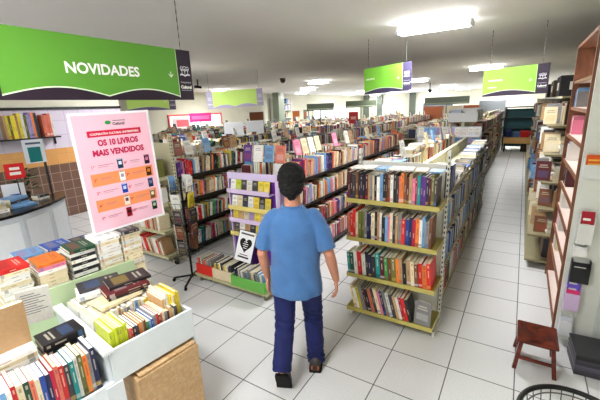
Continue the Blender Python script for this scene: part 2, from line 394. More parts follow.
# ------------------------------------------------------------------ pink poster
def poster():
    t = thing('poster_stand', 'pink poster reading OS 10 LIVROS MAIS VENDIDOS, above the stacked books', 'poster', (-2.642, 1.549, 1.719)); t.rotation_euler = (0, -.02, 1.485)
    w, h = .6, .9
    mb = MB(); mb.box((-w/2, 0, -h/2), (w/2, .008, h/2), lin((244, 240, 244))); mb.build('backing', M_SIGN, t)
    mb = MB(); PK = lin((240, 192, 208)); OR = lin((240, 150, 100)); RED = lin((206, 36, 72)); CR = lin((196, 40, 88))
    quad(mb, -w/2+.018, w/2-.018, -h/2+.018, h/2-.018, -.001, PK)
    U = lambda u: -w/2+u*w
    Z = lambda v: h/2-v*h
    rows = [.435, .545, .655, .765, .875]
    for k in (1, 3): quad(mb, U(.11), U(.93), Z(rows[k]+.052), Z(rows[k]-.052), -.0015, OR)
    quad(mb, U(.17), U(.85), Z(.195), Z(.145), -.0015, RED)
    mb.build('printed_sheet', M_SIGN, t)
    def piece(fn, *a, **k):
        m_ = MB(); fn(m_, *a, **k); m_.build('lettering', M_SIGN, t)
    piece(put_text, 'COOPERATIVA CULTURAL UNIVERSITÁRIA', U(.51), Z(.17), width=.62*w, height=.020, y=-.003, bold=.03)
    piece(put_text, 'OS 10 LIVROS', U(.53), Z(.245), width=.52*w, height=.048, col=CR, y=-.003, bold=.045)
    piece(put_text, 'MAIS VENDIDOS', U(.52), Z(.325), width=.66*w, height=.048, col=CR, y=-.003, bold=.045)
    piece(put_text, 'Cultural', U(.57), Z(.098), width=.15*w, col=lin((60, 70, 70)), y=-.003, bold=.03)
    piece(quad, U(.50), U(.66), Z(.076), Z(.070), -.003, lin((120, 130, 130)))
    for i, r in enumerate(rows):
        for j in (0, 1):
            u0 = .16 if j == 0 else .57
            piece(put_text, f'{i+1+5*j}º', U(u0), Z(r), height=.022, col=RED, y=-.003, bold=.01)
            piece(quad, U(u0+.06), U(u0+.06+(.14 if (i+j) % 2 else .19)), Z(r-.006), Z(r-.010), -.003, lin((180, 110, 130)))
            piece(quad, U(u0+.06), U(u0+.06+.12), Z(r+.008), Z(r+.005), -.003, lin((190, 130, 140)))
    mb = MB(); mb.ell((U(.44), -.002, Z(.085)), (.022, .002, .014), lin((50, 150, 80))); mb.build('green_emblem', M_SIGN, t)
    cols = [((40, 60, 90), (210, 220, 235)), ((60, 24, 50), (200, 120, 150)), ((235, 235, 238), (150, 150, 160)), ((60, 36, 24), (220, 130, 50)), ((36, 66, 170), (200, 215, 250)),
            ((44, 50, 84), (110, 120, 160)), ((236, 226, 214), (120, 70, 70)), ((110, 84, 64), (240, 224, 200)), ((150, 24, 40), (60, 20, 24)), ((30, 44, 36), (170, 200, 170))]
    q = 0
    for r in rows:
        for u in (.495, .865):
            a, b = cols[q]; q += 1
            mb = MB(); quad(mb, U(u-.036), U(u+.036), Z(r+.042), Z(r-.042), -.003, lin(a))
            quad(mb, U(u-.02), U(u+.02), Z(r+.01), Z(r-.02), -.0035, lin(b)); quad(mb, U(u-.03), U(u+.03), Z(r-.033), Z(r-.040), -.0035, lin(b))
            mb.build('cover_picture', M_SIGN, t)
    mb = MB(); mb.tube([(0, .137, -1.719+.802), (0, .137, .2)], .010, lin((60, 60, 60)), 8); mb.tube([(0, .137, .15), (0, .01, .15)], .008, lin((60, 60, 60)), 8); mb.build('pole', M_DARKM, t)
poster()

# ------------------------------------------------------------------ books: specifications first, geometry later
PAL = {'black': (34, 30, 34), 'charcoal': (62, 58, 62), 'maroon': (92, 26, 34), 'dark brown': (66, 42, 32), 'brown': (124, 76, 46), 'navy': (28, 32, 76), 'blue': (44, 78, 160),
       'light blue': (120, 164, 208), 'teal': (20, 140, 140), 'dark green': (30, 74, 52), 'green': (60, 140, 70), 'olive': (112, 112, 52), 'yellow': (232, 208, 60), 'orange': (228, 124, 44),
       'salmon': (222, 120, 96), 'red': (206, 38, 34), 'crimson': (176, 22, 58), 'pink': (226, 130, 160), 'purple': (92, 44, 132), 'white': (236, 234, 228), 'cream': (226, 212, 178),
       'tan': (190, 154, 112), 'grey': (138, 136, 136), 'lilac': (176, 160, 210), 'lime': (196, 206, 40)}
NAMES = list(PAL)
MIX1 = ['black']*3+['charcoal']*2+['maroon', 'brown', 'dark brown', 'navy', 'navy', 'blue', 'light blue', 'teal', 'dark green', 'green', 'olive', 'orange', 'salmon', 'red', 'crimson', 'pink', 'purple']+['white']*6+['cream']*5+['tan']*3+['grey']*3+['yellow']
MIXWARM = ['cream', 'cream', 'tan', 'salmon', 'red', 'maroon', 'pink', 'orange', 'white', 'white', 'navy', 'brown', 'purple', 'charcoal', 'crimson', 'cream', 'light blue', 'tan']
MIXBLUE = ['white']*4+['light blue']*3+['blue', 'navy', 'grey', 'charcoal', 'black', 'cream']
SPECS = []
def ordn(n):
    W = ['zeroth', 'first', 'second', 'third', 'fourth', 'fifth', 'sixth', 'seventh', 'eighth', 'ninth', 'tenth', 'eleventh', 'twelfth']
    if n < len(W): return W[n]
    return f"{n}{'th' if 10 <= n % 100 <= 20 else {1: 'st', 2: 'nd', 3: 'rd'}.get(n % 10, 'th')}"
def spec(o, ex, ey, ez, t, d, h, colname, row, where, n, art=None, kind='book', far=False):
    c = PAL[colname]; j = random.uniform(.82, 1.15)
    SPECS.append(dict(o=V(o), ex=V(ex), ey=V(ey), ez=V(ez), t=t, d=d, h=h, cn=colname, c=tuple(min(1, x*j) for x in lin(c)), row=row, where=where, n=n, art=art, kind=kind, far=far,
                      bands=random.random(), pg=lin(random.choice([(240, 236, 222), (234, 226, 200), (246, 244, 238), (226, 216, 186)]))))
def fill_row(o, ex, ey, L, row, where, mix=MIX1, hr=(.19, .26), tr=(.014, .038), dr=(.13, .18), lean=0, cols=None, far=False, reverse=False, jitter=.012, full=1.0, leanp=0):
    o = V(o); ex = V(ex); ey = V(ey); Z = V((0, 0, 1)); s = .003; n = 0; items = []
    if cols: tr = (L/len(cols)*.72, L/len(cols)*1.22)
    a = lean; run = 0; cur = random.choice(mix)
    while True:
        if cols and n >= len(cols): break
        if leanp:
            if run <= 0: run = random.randint(4, 12); a = random.choice([0, 0, lean]) if random.random() > leanp else lean
            run -= 1
        t = random.uniform(*tr); h = random.uniform(*hr); d = random.uniform(*dr)
        step = t/cos(a)
        if s+step+abs(h*sin(a))*(.6 if a > 0 else 0) > L: break
        if random.random() > .22: cur = random.choice(mix)
        cn = cols[n] if cols else cur
        if random.random() < full:
            exx = ex*cos(a)-Z*sin(a); ezz = Z*cos(a)+ex*sin(a)
            lift = t*sin(a) if a > 0 else 0
            p = o+ex*(s)+ey*random.uniform(0, jitter)+Z*lift
            items.append((p, exx, ey, ezz, t*.97, d, h, cn))
        n += 1; s += step
    m = len(items)
    for k, it in enumerate(items):
        spec(*it, row, where, (m-k) if reverse else k+1, far=far)
def flat_stack(o, ex, ey, n, row, where, w=.15, l=.22, mix=MIX1, tr=(.012, .035), cols=None, jit=.01, rot=.05, kind='book'):
    """books lying flat; spine along ex, depth along ey; o = corner of lowest book"""
    z = 0; o = V(o); out = []
    for k in range(n):
        t = random.uniform(*tr); cn = cols[k % len(cols)] if cols else random.choice(mix); a = random.uniform(-rot, rot)
        e1 = (V(ex)*cos(a)+V(ey)*sin(a)); e2 = (V(ey)*cos(a)-V(ex)*sin(a))
        ll = l*random.uniform(.92, 1.0); ww = w*random.uniform(.92, 1.0)
        # local thickness -> up ; height -> along ex ; spine faces -ey
        out.append((o+V((0, 0, z))+e1*random.uniform(0, jit), V((0, 0, 1)), e2, e1, t*.97, ww, ll, cn)); z += t
    m = len(out)
    for k, it in enumerate(out): spec(*it, row, where, m-k, art=True, kind=kind)
    return z
def face_out(o, right, up, t, w, h, cn, row, where, n, art=True, kind='book'):
    """front cover towards the viewer; right/up in the cover plane"""
    right = V(right); up = V(up); nrm = right.cross(up)   # towards the viewer
    spec(V(o), nrm, right, up, t, w, h, cn, row, where, n, art=art, kind=kind)

# ------------------------------------------------------------------ shelving
def gondola(label, cat, x0, x1, y0, y1, levels, zt, col, board, rail=True, single=0, edge=None, name='book_gondola', split=.03):
    """double sided steel gondola, long axis along y"""
    t = thing(name, label, cat, ((x0+x1)/2, y0, 0)); O = t.location.copy(); xc = (x0+x1)/2
    mb = MB(); mb.box((xc-.012, y0+.02, .05), (xc+.012, y1-.02, zt-.04), col); mb.build('back_panel', M_PAINT, t, O)
    nb = max(1, round((y1-y0)/1.3))
    for k in range(nb+1):
        y = y0+(y1-y0)*k/nb; mb = MB(); mb.box((xc-.03, y-.02, 0), (xc+.03, y+.02, zt), col)
        for s in (-1, 1): mb.box((xc-.03 if s < 0 else xc+.03, y-.018, 0), (x0 if s < 0 else x1, y+.018, .06), col)
        mb.build('upright', M_PAINT, t, O)
    for z in levels:
        for s in (-1, 1):
            if single and s != single: continue
            a, b = (x0, xc-.03) if s < 0 else (xc+.03, x1)
            mb = MB(); mb.box((a, y0, z-.028), (b, y1, z), board)
            if edge: mb.box(((a-.004) if s < 0 else b, y0, z-.03), (a if s < 0 else (b+.004), y1, z+.006), edge)
            mb.build('shelf', M_PAINT, t, O)
    if rail:
        mb = MB(); mb.box((xc-.03, y0, zt-.03), (xc+.03, y1, zt), col); mb.build('top_rail', M_PAINT, t, O)
    return t
IVORY = lin((222, 218, 190)); BEIGE = lin((206, 200, 170)); DKB = lin((58, 50, 44)); OLV = lin((170, 158, 84)); DKE = lin((40, 36, 34))
SH = ['bottom shelf', 'second shelf from the bottom', 'third shelf from the bottom', 'top shelf']

# --- central gondola A
gondola('long ivory double-sided bookcase right of the man, behind its end display', 'bookcase', -1.38, -.55, 3.37, 8.0, (.12, .50, .88, 1.24), 1.43, IVORY, IVORY, edge=lin((150, 140, 100)))
WA = 'aisle side of the central bookcase'
for i, z in enumerate((.12, .50, .88)):
    fill_row((-.56, 3.40, z+.001), (0, 1, 0), (-1, 0, 0), 4.6, SH[i], WA, MIXBLUE if i else MIX1, (.2, .27), (.015, .04), (.15, .2), lean=.14 if i == 0 else 0, leanp=.5 if i == 0 else 0)
fill_row((-.56, 3.40, 1.241), (0, 1, 0), (-1, 0, 0), .62, 'top shelf', WA, ['black', 'charcoal', 'navy', 'blue', 'purple', 'white', 'red'], (.22, .28), (.02, .04), (.15, .2))
y = 4.02; k = 0
while y < 7.7:
    k += 1
    flat_stack((-.56, y, 1.241), (0, 1, 0), (-1, 0, 0), random.randint(3, 8), 'flat stack', f'{ordn(k)} flat stack on the top shelf, aisle side of the central bookcase', .22, .28, MIXBLUE, (.012, .03))
    y += .31
for i, z in enumerate((.12, .50, .88, 1.24)):
    fill_row((-1.37, 7.95, z+.001), (0, -1, 0), (1, 0, 0), 4.55, SH[i], 'left side of the central bookcase', MIXWARM, (.2, .27), (.018, .045), (.15, .2), far=True)
# end display of A
def end_display(label, x0, x1, yf, yb, levels, zt, post, boardc, edgec, name='end_bookcase', backz=True):
    t = thing(name, label, 'bookcase', ((x0+x1)/2, yb, 0)); O = t.location.copy()
    mb = MB(); mb.box((x0+.03, yb-.02, .06), (x1-.03, yb, zt-.12), post); mb.build('back_panel', M_PAINT, t, O)
    for x in (x0-.012, x1-.012):
        mb = MB(); mb.box((x, yb-.035, 0), (x+.024, yb+.012, zt), post)
        z = .1
        while z < zt-.04: mb.box((x+.007, yb-.0365, z), (x+.017, yb-.035, z+.022), BLACK); mb.box((x+.024, yb-.018, z), (x+.0255, yb-.006, z+.022), BLACK); z += .05
        mb.box((x, yf+.08, 0), (x+.024, yb-.035, .05), post)
        mb.build('upright', M_PAINT, t, O)
    for z in levels:
        mb = MB(); mb.box((x0, yf, z-.03), (x1, yb-.036, z), boardc); mb.box((x0-.004, yf-.006, z-.034), (x1+.004, yf, z+.008), edgec)
        mb.box((x0-.004, yf, z-.034), (x0, yb-.036, z+.012), edgec); mb.box((x1, yf, z-.034), (x1+.004, yb-.036, z+.012), edgec)
        mb.build('shelf', M_PAINT, t, O)
    return t
LV = (.13, .51, .90, 1.285)
end_display('four-shelf end display packed with books, facing the camera right of the man', -1.36, -.52, 2.96, 3.32, LV, 1.72, lin((226, 226, 220)), OLV, lin((186, 172, 96)))
EA = 'end display right of the man'
R1 = 'maroon black charcoal brown black navy black maroon tan grey cream black white light_blue black dark_brown brown white black charcoal salmon orange brown maroon tan pink crimson teal purple purple navy maroon olive charcoal'.split()
R2 = 'salmon red red cream olive olive grey navy navy cream black tan white black light_blue pink cream charcoal tan grey red blue navy crimson orange white light_blue grey brown'.split()
R3 = 'teal dark_green white red white black navy charcoal teal maroon green brown olive orange tan black tan cream brown red orange red'.split()
R4 = 'cream white yellow grey maroon black salmon charcoal cream pink navy grey white charcoal tan white crimson red black grey'.split()
fx = lambda l: [q.replace('_', ' ') for q in l]
fill_row((-1.355, 2.965, LV[3]+.001), (1, 0, 0), (0, 1, 0), .835, 'top shelf', EA, cols=fx(R1), hr=(.225, .275), dr=(.18, .24))
fill_row((-1.355, 2.965, LV[2]+.001), (1, 0, 0), (0, 1, 0), .835, 'second shelf', EA, cols=fx(R2), hr=(.235, .29), dr=(.18, .24))
fill_row((-1.355, 2.965, LV[1]+.001), (1, 0, 0), (0, 1, 0), .81, 'third shelf', EA, cols=fx(R3), hr=(.21, .26), dr=(.18, .24), lean=-.08)
fill_row((-1.29, 2.965, LV[0]+.001), (1, 0, 0), (0, 1, 0), .60, 'bottom shelf', EA, cols=fx(R4), hr=(.22, .27), dr=(.16, .2), lean=-.26)
# a row of paperbacks lying across the tops, behind the front ones
for k in range(7):
    flat_stack((-1.34+k*.118, 3.0, LV[3]+.285), (1, 0, 0), (0, 1, 0), 1, 'loose books on top', 'end display right of the man', .17, .112, ['white', 'cream', 'light blue', 'white'], (.012, .02), rot=.1)
    SPECS[-1]['n'] = k+1
face_out((-.685, 3.0, LV[0]+.004), (1, -.15, 0), V((.0, .10, 1)).normalized(), .02, .15, .23, 'grey', 'bottom shelf, cover outward', EA, 1)

# --- gondola B (left of centre)
def std_rows(x0, x1, y0, y1, levels, name, mix=MIX1, far=False, tr=(.016, .04), leftlevels=None, hr=(.19, .26)):
    L = y1-y0-.04
    for i, z in enumerate(levels):
        fill_row((x1-.012, y0+.02, z+.001), (0, 1, 0), (-1, 0, 0), L, SH[min(3, i+4-len(levels))], f'right side of the {name}', mix, hr, tr, (.14, .19), lean=.12, leanp=.15, far=far)
    for i, z in enumerate(leftlevels or levels[-1:]):
        fill_row((x0+.012, y1-.02, z+.001), (0, -1, 0), (1, 0, 0), L, SH[3-i], f'left side of the {name}', mix, hr, tr, (.14, .19), far=True)
LB = (.12, .50, .88, 1.24)
gondola('long dark-shelved bookcase behind the man, full of cream and red spines', 'bookcase', -3.08, -2.36, 3.38, 8.4, LB, 1.30, BEIGE, DKB, edge=DKE)
std_rows(-3.08, -2.36, 3.38, 8.4, LB, 'bookcase behind the man', MIXWARM)
gondola('tall beige-ended bookcase on the left behind the rotating rack', 'bookcase', -4.95, -4.16, 3.28, 8.4, LB, 1.32, BEIGE, DKB, edge=DKE)
std_rows(-4.95, -4.16, 3.25, 8.4, LB, 'left bookcase behind the rotating rack', MIX1+['black', 'white', 'dark brown'])
rows = [(-6.9, -6.1, 4.6, 9.6, 'third bookcase row from the man'), (-8.9, -8.1, 6.4, 11.5, 'fourth bookcase row from the man'), (-10.9, -10.1, 7.5, 12.5, 'fifth bookcase row from the man'), (-12.9, -12.2, 9.5, 15, 'bookcase row by the left wall')]
for x0, x1, y0, y1, nm in rows:
    gondola(f'beige double-sided {nm}', 'bookcase', x0, x1, y0, y1, LB, 1.32, BEIGE, BEIGE, edge=lin((150, 140, 120)))
    std_rows(x0, x1, y0, y1, LB, nm, far=True, tr=(.02, .05))
rows2 = [(-1.5, -.78, 8.7, 14.5, 'second central bookcase along the aisle'), (-3.1, -2.4, 9.6, 15.5, 'far bookcase beyond the one behind the man'), (-4.95, -4.2, 9.6, 15.5, 'far second bookcase row'),
         (-6.9, -6.1, 10.8, 16.5, 'far third bookcase row'), (-8.9, -8.1, 12.7, 18.5, 'far fourth bookcase row'), (-10.9, -10.1, 13.8, 20, 'far fifth bookcase row'),
         (-3.1, -2.4, 17, 23, 'farthest second bookcase row'), (-5.6, -4.8, 17, 23, 'farthest third bookcase row'), (-7.9, -7.1, 19, 25, 'farthest fourth bookcase row'), (-1.5, -.8, 15.4, 21, 'farthest central bookcase by the aisle')]
for x0, x1, y0, y1, nm in rows2:
    tall = 'central' in nm
    lv = (.12, .50, .88, 1.24) if not tall else (.12, .54, .97, 1.40)
    gondola(f'beige double-sided {nm}', 'bookcase', x0, x1, y0, y1, lv, 1.35 if not tall else 1.70, BEIGE, BEIGE, edge=lin((130, 120, 100)))
    std_rows(x0, x1, y0, y1, lv, nm, far=True, tr=(.025, .06))

# books lying and standing on the tops of the rows
def top_clutter(x0, x1, y0, y1, z, nm, dens=1.0, mix=MIX1):
    y = y0+.05; k = 0
    while y < y1-.3:
        r = random.random()
        if r < .45*dens:
            k += 1; flat_stack((x1-.03-random.uniform(0, .1), y, z), (0, 1, 0), (-1, 0, 0), random.randint(1, 4), 'flat stack', f'{ordn(k)} flat stack on top of the {nm}', .16, .23, mix, (.012, .03), rot=.2)
            y += .27
        elif r < .8*dens:
            k += 1; face_out((x1-.10, y, z+.004), (0, 1, 0), V((-.25, 0, 1)).normalized(), .015, .15, .22, random.choice(mix), f'standing cover outward on top of the {nm}', '', k); y += .19
        else: y += .2
top_clutter(-1.36, -1.06, 3.5, 7.8, 1.505, 'left half of the central bookcase', 1.0, ['white', 'cream', 'white', 'tan', 'light blue', 'grey'])
top_clutter(-3.0, -2.5, 3.5, 8.2, 1.505, 'bookcase behind the man', .9, ['white', 'cream', 'white', 'tan', 'light blue', 'pink'])
top_clutter(-4.9, -4.3, 3.4, 8.2, 1.505, 'left bookcase behind the rotating rack', 1.0)
for x0, x1, y0, y1, nm in rows: top_clutter(x0+.05, x1-.1, y0, y1, 1.505, nm, 1.0)
for x0, x1, y0, y1, nm in rows2[1:]: top_clutter(x0+.05, x1-.1, y0, y1, 1.505, nm, .9)
# left end of the B tops: books shown cover outward at the purple display
for k, cn in enumerate(['purple', 'white', 'light blue', 'salmon']):
    face_out((-3.02+k*.17, 3.42, 1.506), (1, 0, 0), V((0, .2, 1)).normalized(), .02, .14, .21, cn, 'row of covers above the purple display', '', k+1)

# end bay of C: two low shelves facing the camera
def low_end():
    t = end_display('low beige end shelves under the pink poster, facing the aisle', -5.15, -4.17, 2.92, 3.23, (.12, .50, .90, 1.28), 1.86, BEIGE, BEIGE, lin((196, 190, 150)))
    m = ['red', 'salmon', 'cream', 'white', 'tan', 'maroon', 'white']
    for z, nm, ln in ((.12, 'bottom shelf', -.3), (.50, 'second shelf', 0), (.90, 'third shelf', 0), (1.28, 'top shelf', 0)):
        fill_row((-5.13, 2.93, z+.001), (1, 0, 0), (0, 1, 0), .88, nm, 'beige end shelves under the poster', m if z < 1 else MIX1, (.2, .25), (.015, .035), (.15, .2), lean=ln)
low_end()
end_t = thing('caster', 'small black caster foot under the beige end shelves', 'caster', (-4.1, 3.0, 0))
mb = MB(); mb.tube([(-4.115, 3.0, .035), (-4.085, 3.0, .035)], .035, BLACK, 16); mb.build('wheel', M_MATTE, end_t, end_t.location)
mb = MB(); mb.box((-4.13, 2.98, .03), (-4.07, 3.02, .09), lin((90, 90, 90))); mb.build('fork', M_DARKM, end_t, end_t.location)

# ------------------------------------------------------------------ purple display of booklets at the end of B
def purple_display():
    t = thing('booklet_display', 'purple booklet display with yellow ledges left of the man', 'display rack', (-2.7, 3.2, 0)); O = t.location.copy()
    PU = lin((112, 56, 160)); LI = lin((214, 194, 224)); YE = lin((222, 204, 124))
    mb = MB(); mb.box((-3.06, 3.17, .1), (-2.33, 3.19, 1.38), PU); mb.build('back_board', M_SIGN, t, O)
    for i, (z, c) in enumerate(((1.17, LI), (.96, YE), (.80, LI), (.62, YE))):
        mb = MB(); mb.box((-3.02, 3.06, z), (-2.37, 3.168, z+.012), c); mb.box((-3.02, 3.055, z), (-2.37, 3.06, z+.055), c); mb.build('ledge', M_SIGN, t, O)
    for x in (-3.07, -2.34):
        mb = MB(); mb.box((x, 3.14, 0), (x+.02, 3.2, 1.40), lin((216, 196, 230))); mb.build('upright', M_SIGN, t, O)
    mb = MB(); mb.box((-3.06, 3.135, 1.33), (-2.33, 3.168, 1.41), lin((222, 206, 240))); mb.build('header', M_SIGN, t, O)
    cl = [['white', 'lime', 'charcoal', 'white', 'charcoal', 'yellow', 'yellow'], ['white', 'cream', 'charcoal', 'white', 'yellow', 'charcoal', 'yellow'], ['yellow', 'tan', 'cream', 'lilac', 'yellow', 'cream', 'tan'], ['charcoal', 'white', 'tan', 'charcoal', 'yellow', 'yellow', 'charcoal']]
    for i, z in enumerate((1.182, .972, .812, .632)):
        for k in range(7):
            face_out((-2.99+k*.086, 3.10, z+.001), (1, 0, 0), V((0, .18, 1)).normalized(), .008, .080, (.15, .16, .13, .145)[i], cl[i][k], f'{["top", "second", "third", "lowest"][i]} ledge of the purple display', '', k+1, kind='booklet')
    # tray
    t2 = thing('book_tray', 'low wide tray of books with red and green fronts, below the purple display', 'tray', (-2.85, 2.95, 0)); O2 = t2.location.copy()
    def tray(nm, x0, x1, col, yf):
        mb = MB(); mb.box((x0, yf, .12), (x1, yf+.012, .25), col); mb.box((x0, yf+.012, .12), (x0+.012, 3.10, .25), col); mb.box((x1-.012, yf+.012, .12), (x1, 3.10, .25), col)
        mb.box((x0+.012, yf+.012, .12), (x1-.012, 3.10, .13), col); mb.build(nm, M_SIGN, t2, O2)
    RD = lin((214, 52, 42)); GN = lin((110, 176, 84))
    tray('red_box', -3.42, -3.13, RD, 2.78); tray('cream_box', -3.12, -2.79, lin((216, 200, 170)), 2.77); tray('green_box', -2.78, -2.28, GN, 2.74)
    mb = MB(); mb.box((-3.44, 2.76, .08), (-2.26, 3.12, .118), lin((176, 170, 130)))
    for x in (-3.40, -2.34):
        for y in (2.80, 3.05): mb.box((x, y, 0), (x+.03, y+.03, .08), lin((120, 116, 100)))
    mb.build('base', M_PAINT, t2, O2)
    for nm, x0, x1, mix in (('red box of the low tray', -3.40, -3.15, ['red', 'salmon', 'white', 'grey']), ('cream box of the low tray', -3.10, -2.81, ['white', 'tan', 'cream', 'charcoal', 'yellow']), ('green box of the low tray', -2.76, -2.30, ['white', 'navy', 'cream', 'grey', 'green', 'light blue', 'charcoal'])):
        fill_row((x0, 2.80, .131), (1, 0, 0), (0, 1, 0), x1-x0, 'front row', nm, mix, (.16, .2), (.015, .035), (.2, .26), lean=-.1)
purple_display()
# white framed heart notice
t = thing('framed_notice', 'white notice with a black heart, leaning in the low tray', 'notice', (-2.75, 2.93, .355)); t.rotation_euler = (-.35, .10, .06)
mb = MB(); mb.box((-.125, 0, 0), (.125, .012, .37), lin((238, 238, 240))); mb.build('card', M_SIGN, t)
mb = MB()
pts = [(16*sin(a)**3, 13*cos(a)-5*cos(2*a)-2*cos(3*a)-cos(4*a)) for a in [2*pi*k/40 for k in range(40)]]
mb.face([(px*.0056, -.002, .205+pz*.0062) for px, pz in reversed(pts)], BLACK)
quad(mb, -.095, .095, .325, .345, -.002, lin((90, 90, 90))); quad(mb, -.08, .08, .04, .06, -.002, lin((60, 60, 60))); quad(mb, -.06, .06, .075, .085, -.002, lin((90, 90, 90)))
mb.build('heart', M_SIGN, t)
mb = MB()
for k, ww in enumerate((.05, .08, .07, .05)): quad(mb, -ww/2, ww/2, .235-k*.025, .243-k*.025, -.003, WHITE)
mb.build('script', M_SIGN, t)
mb = MB(); mb.box((-.130, -.003, -.004), (-.125, .014, .374), BLACK); mb.box((.125, -.003, -.004), (.130, .014, .374), BLACK); mb.box((-.125, -.003, .37), (.125, .014, .374), BLACK); mb.build('frame', M_PAINT, t)

# ------------------------------------------------------------------ rotating rack
def rotating_rack():
    bx, by = -3.47, 2.74
    t = thing('rotating_rack', 'black rotating wire book rack on a four-armed base', 'rack', (bx, by, 0)); 
    mb = MB(); mb.tube([(0, 0, .06), (0, 0, 1.40)], .014, BLACK, 10); mb.build('pole', M_DARKM, t)
    for k in range(4):
        a = k*pi/2+.5; mb = MB(); e = V((cos(a)*.25, sin(a)*.25, .05)); mb.tube([(0, 0, .09), tuple(e)], .014, BLACK, 8); arm = mb.build('base_arm', M_DARKM, t)
        mb = MB(); d = V((-sin(a), cos(a), 0))*.012; mb.tube([e-d-V((0, 0, .028)), e+d-V((0, 0, .028))], .021, lin((20, 20, 20)), 14); mb.build('caster_wheel', M_MATTE, arm)
    for zi, z in enumerate((.42, .62, .82, 1.02, 1.22)):
        for k in range(4):
            a = k*pi/2+.25; n = V((cos(a), sin(a), 0)); s = V((-sin(a), cos(a), 0)); c = n*.10; mb = MB()
            for q in (-.075, 0, .075):
                p = c+s*q+V((0, 0, z)); mb.tube([p+V((0, 0, .13)), p, p+n*.045, p+n*.06+V((0, 0, .07))], .0028, BLACK, 5)
            for zz, dn in ((0.0, .0), (.07, .06)): mb.tube([c+n*dn-s*.078+V((0, 0, z+zz)), c+n*dn+s*.078+V((0, 0, z+zz))], .0028, BLACK, 5)
            mb.tube([V((0, 0, z)), c+V((0, 0, z))], .003, BLACK, 5)
            mb.build('wire_pocket', M_DARKM, t)
            W = [[0, 1, 1, 1, 1], [1, 1, 1, 0, 1], [1, 1, 0, 1, 1], [1, 1, 1, 1, 0]][k][zi]
            if W:
                cn = random.choice(['white', 'yellow', 'light blue', 'grey', 'white', 'charcoal'] if zi > 2 else ['brown', 'maroon', 'charcoal', 'grey', 'dark brown', 'salmon'])
                o = V((bx, by, 0))+c+n*.008-s*.06+V((0, 0, z+.004))
                face_out(o, s, V((0, 0, 1))+n*.08, .016, .12, .175, cn, 'rotating wire rack', ['side away from', 'left side of', 'near side of', 'right side of'][k], zi+1)
rotating_rack()

# ------------------------------------------------------------------ foreground display table with bins
TR = Matrix.Rotation(radians(-7), 4, 'Z'); TO = V((-2.13, 1.09, 0))
def W(x, y, z=0): return TO+TR @ V((x, y, z))
def Wd(x, y, z=0): return TR @ V((x, y, z))
def tbox(mb, a, b, col, mi=0): mb.obox(W(*a), Wd(b[0]-a[0], 0), Wd(0, b[1]-a[1]), V((0, 0, b[2]-a[2])), col, mi)
PW = lin((222, 228, 232)); GE = lin((186, 204, 164))
tt = thing('display_table', 'white display table with open bins of books in the left foreground', 'display table', W(0, 0)); TOo = tt.location.copy()
def bin_part(nm, y0, y1, x0=-.40, x1=.39, zt=.90, zf=.70, floorz=.71, ft=.90):
    mb = MB()
    tbox(mb, (x1-.018, y0, zf), (x1, y1, ft), PW)                      # front
    tbox(mb, (x0, y0, zf), (x1-.018, y0+.018, zt), PW); tbox(mb, (x0, y1-.018, zf), (x1-.018, y1, zt), PW)
    tbox(mb, (x0, y0+.018, floorz-.02), (x1-.018, y1-.018, floorz), PW)
    return mb.build(nm, M_PAINT, tt, TOo)
bin_part('far_bin', -.25, .27); bin_part('near_bin', -.80, -.252, zf=.60, floorz=.68, ft=.71)
mb = MB(); tbox(mb, (-.40, -.285, .895), (.40, -.225, .912), lin((236, 240, 242))); mb.build('divider_rail', M_PAINT, tt, TOo)
mb = MB(); tbox(mb, (-.425, -.80, .55), (-.402, .30, 1.035), GE); mb.build('green_backboard', M_PAINT, tt, TOo)
mb = MB(); tbox(mb, (-1.02, -.80, .78), (-.427, .42, .80), GE); mb.build('rear_shelf', M_PAINT, tt, TOo)
for a, b in (((.33, -.30), (.40, -.21)), ((.33, .258), (.39, .27)), ((.33, -.80), (.40, -.74)), ((-.46, .20), (-.40, .27)), ((-.46, -.80), (-.40, -.74)), ((-1.0, .33), (-.94, .40)), ((-1.0, -.80), (-.94, -.74))):
    mb = MB(); tbox(mb, (a[0], a[1], 0), (b[0], b[1], .60 if a[1] < -.5 and a[0] > .3 else .70 if a[0] > .3 else (.54 if a[0] > -.5 else .78)), PW); mb.build('leg', M_PAINT, tt, TOo)
# tan board box under the bin
t = thing('storage_box', 'open tan board box standing under the white bin', 'box', W(.18, .03)); O = t.location.copy()
mb = MB()
a = (.02, -.20, .0); 
tbox(mb, (.41, -.15, .0), (.43, .255, .66), WHITE); tbox(mb, (-.10, .237, 0), (.41, .255, .66), WHITE); tbox(mb, (-.10, -.15, 0), (.41, -.132, .66), WHITE); tbox(mb, (-.10, -.132, 0), (-.082, .237, .66), WHITE); tbox(mb, (-.082, -.132, 0), (.41, .237, .015), WHITE)
mb.build('box_body', M_BOXWOOD, t, O)
mb = MB(); mb.obox(W(.16, -.13, .665), Wd(.26, 0), Wd(0, .38), V((0, 0, .012)), WHITE); mb.build('lid_flap', M_BOXWOOD, t, O)

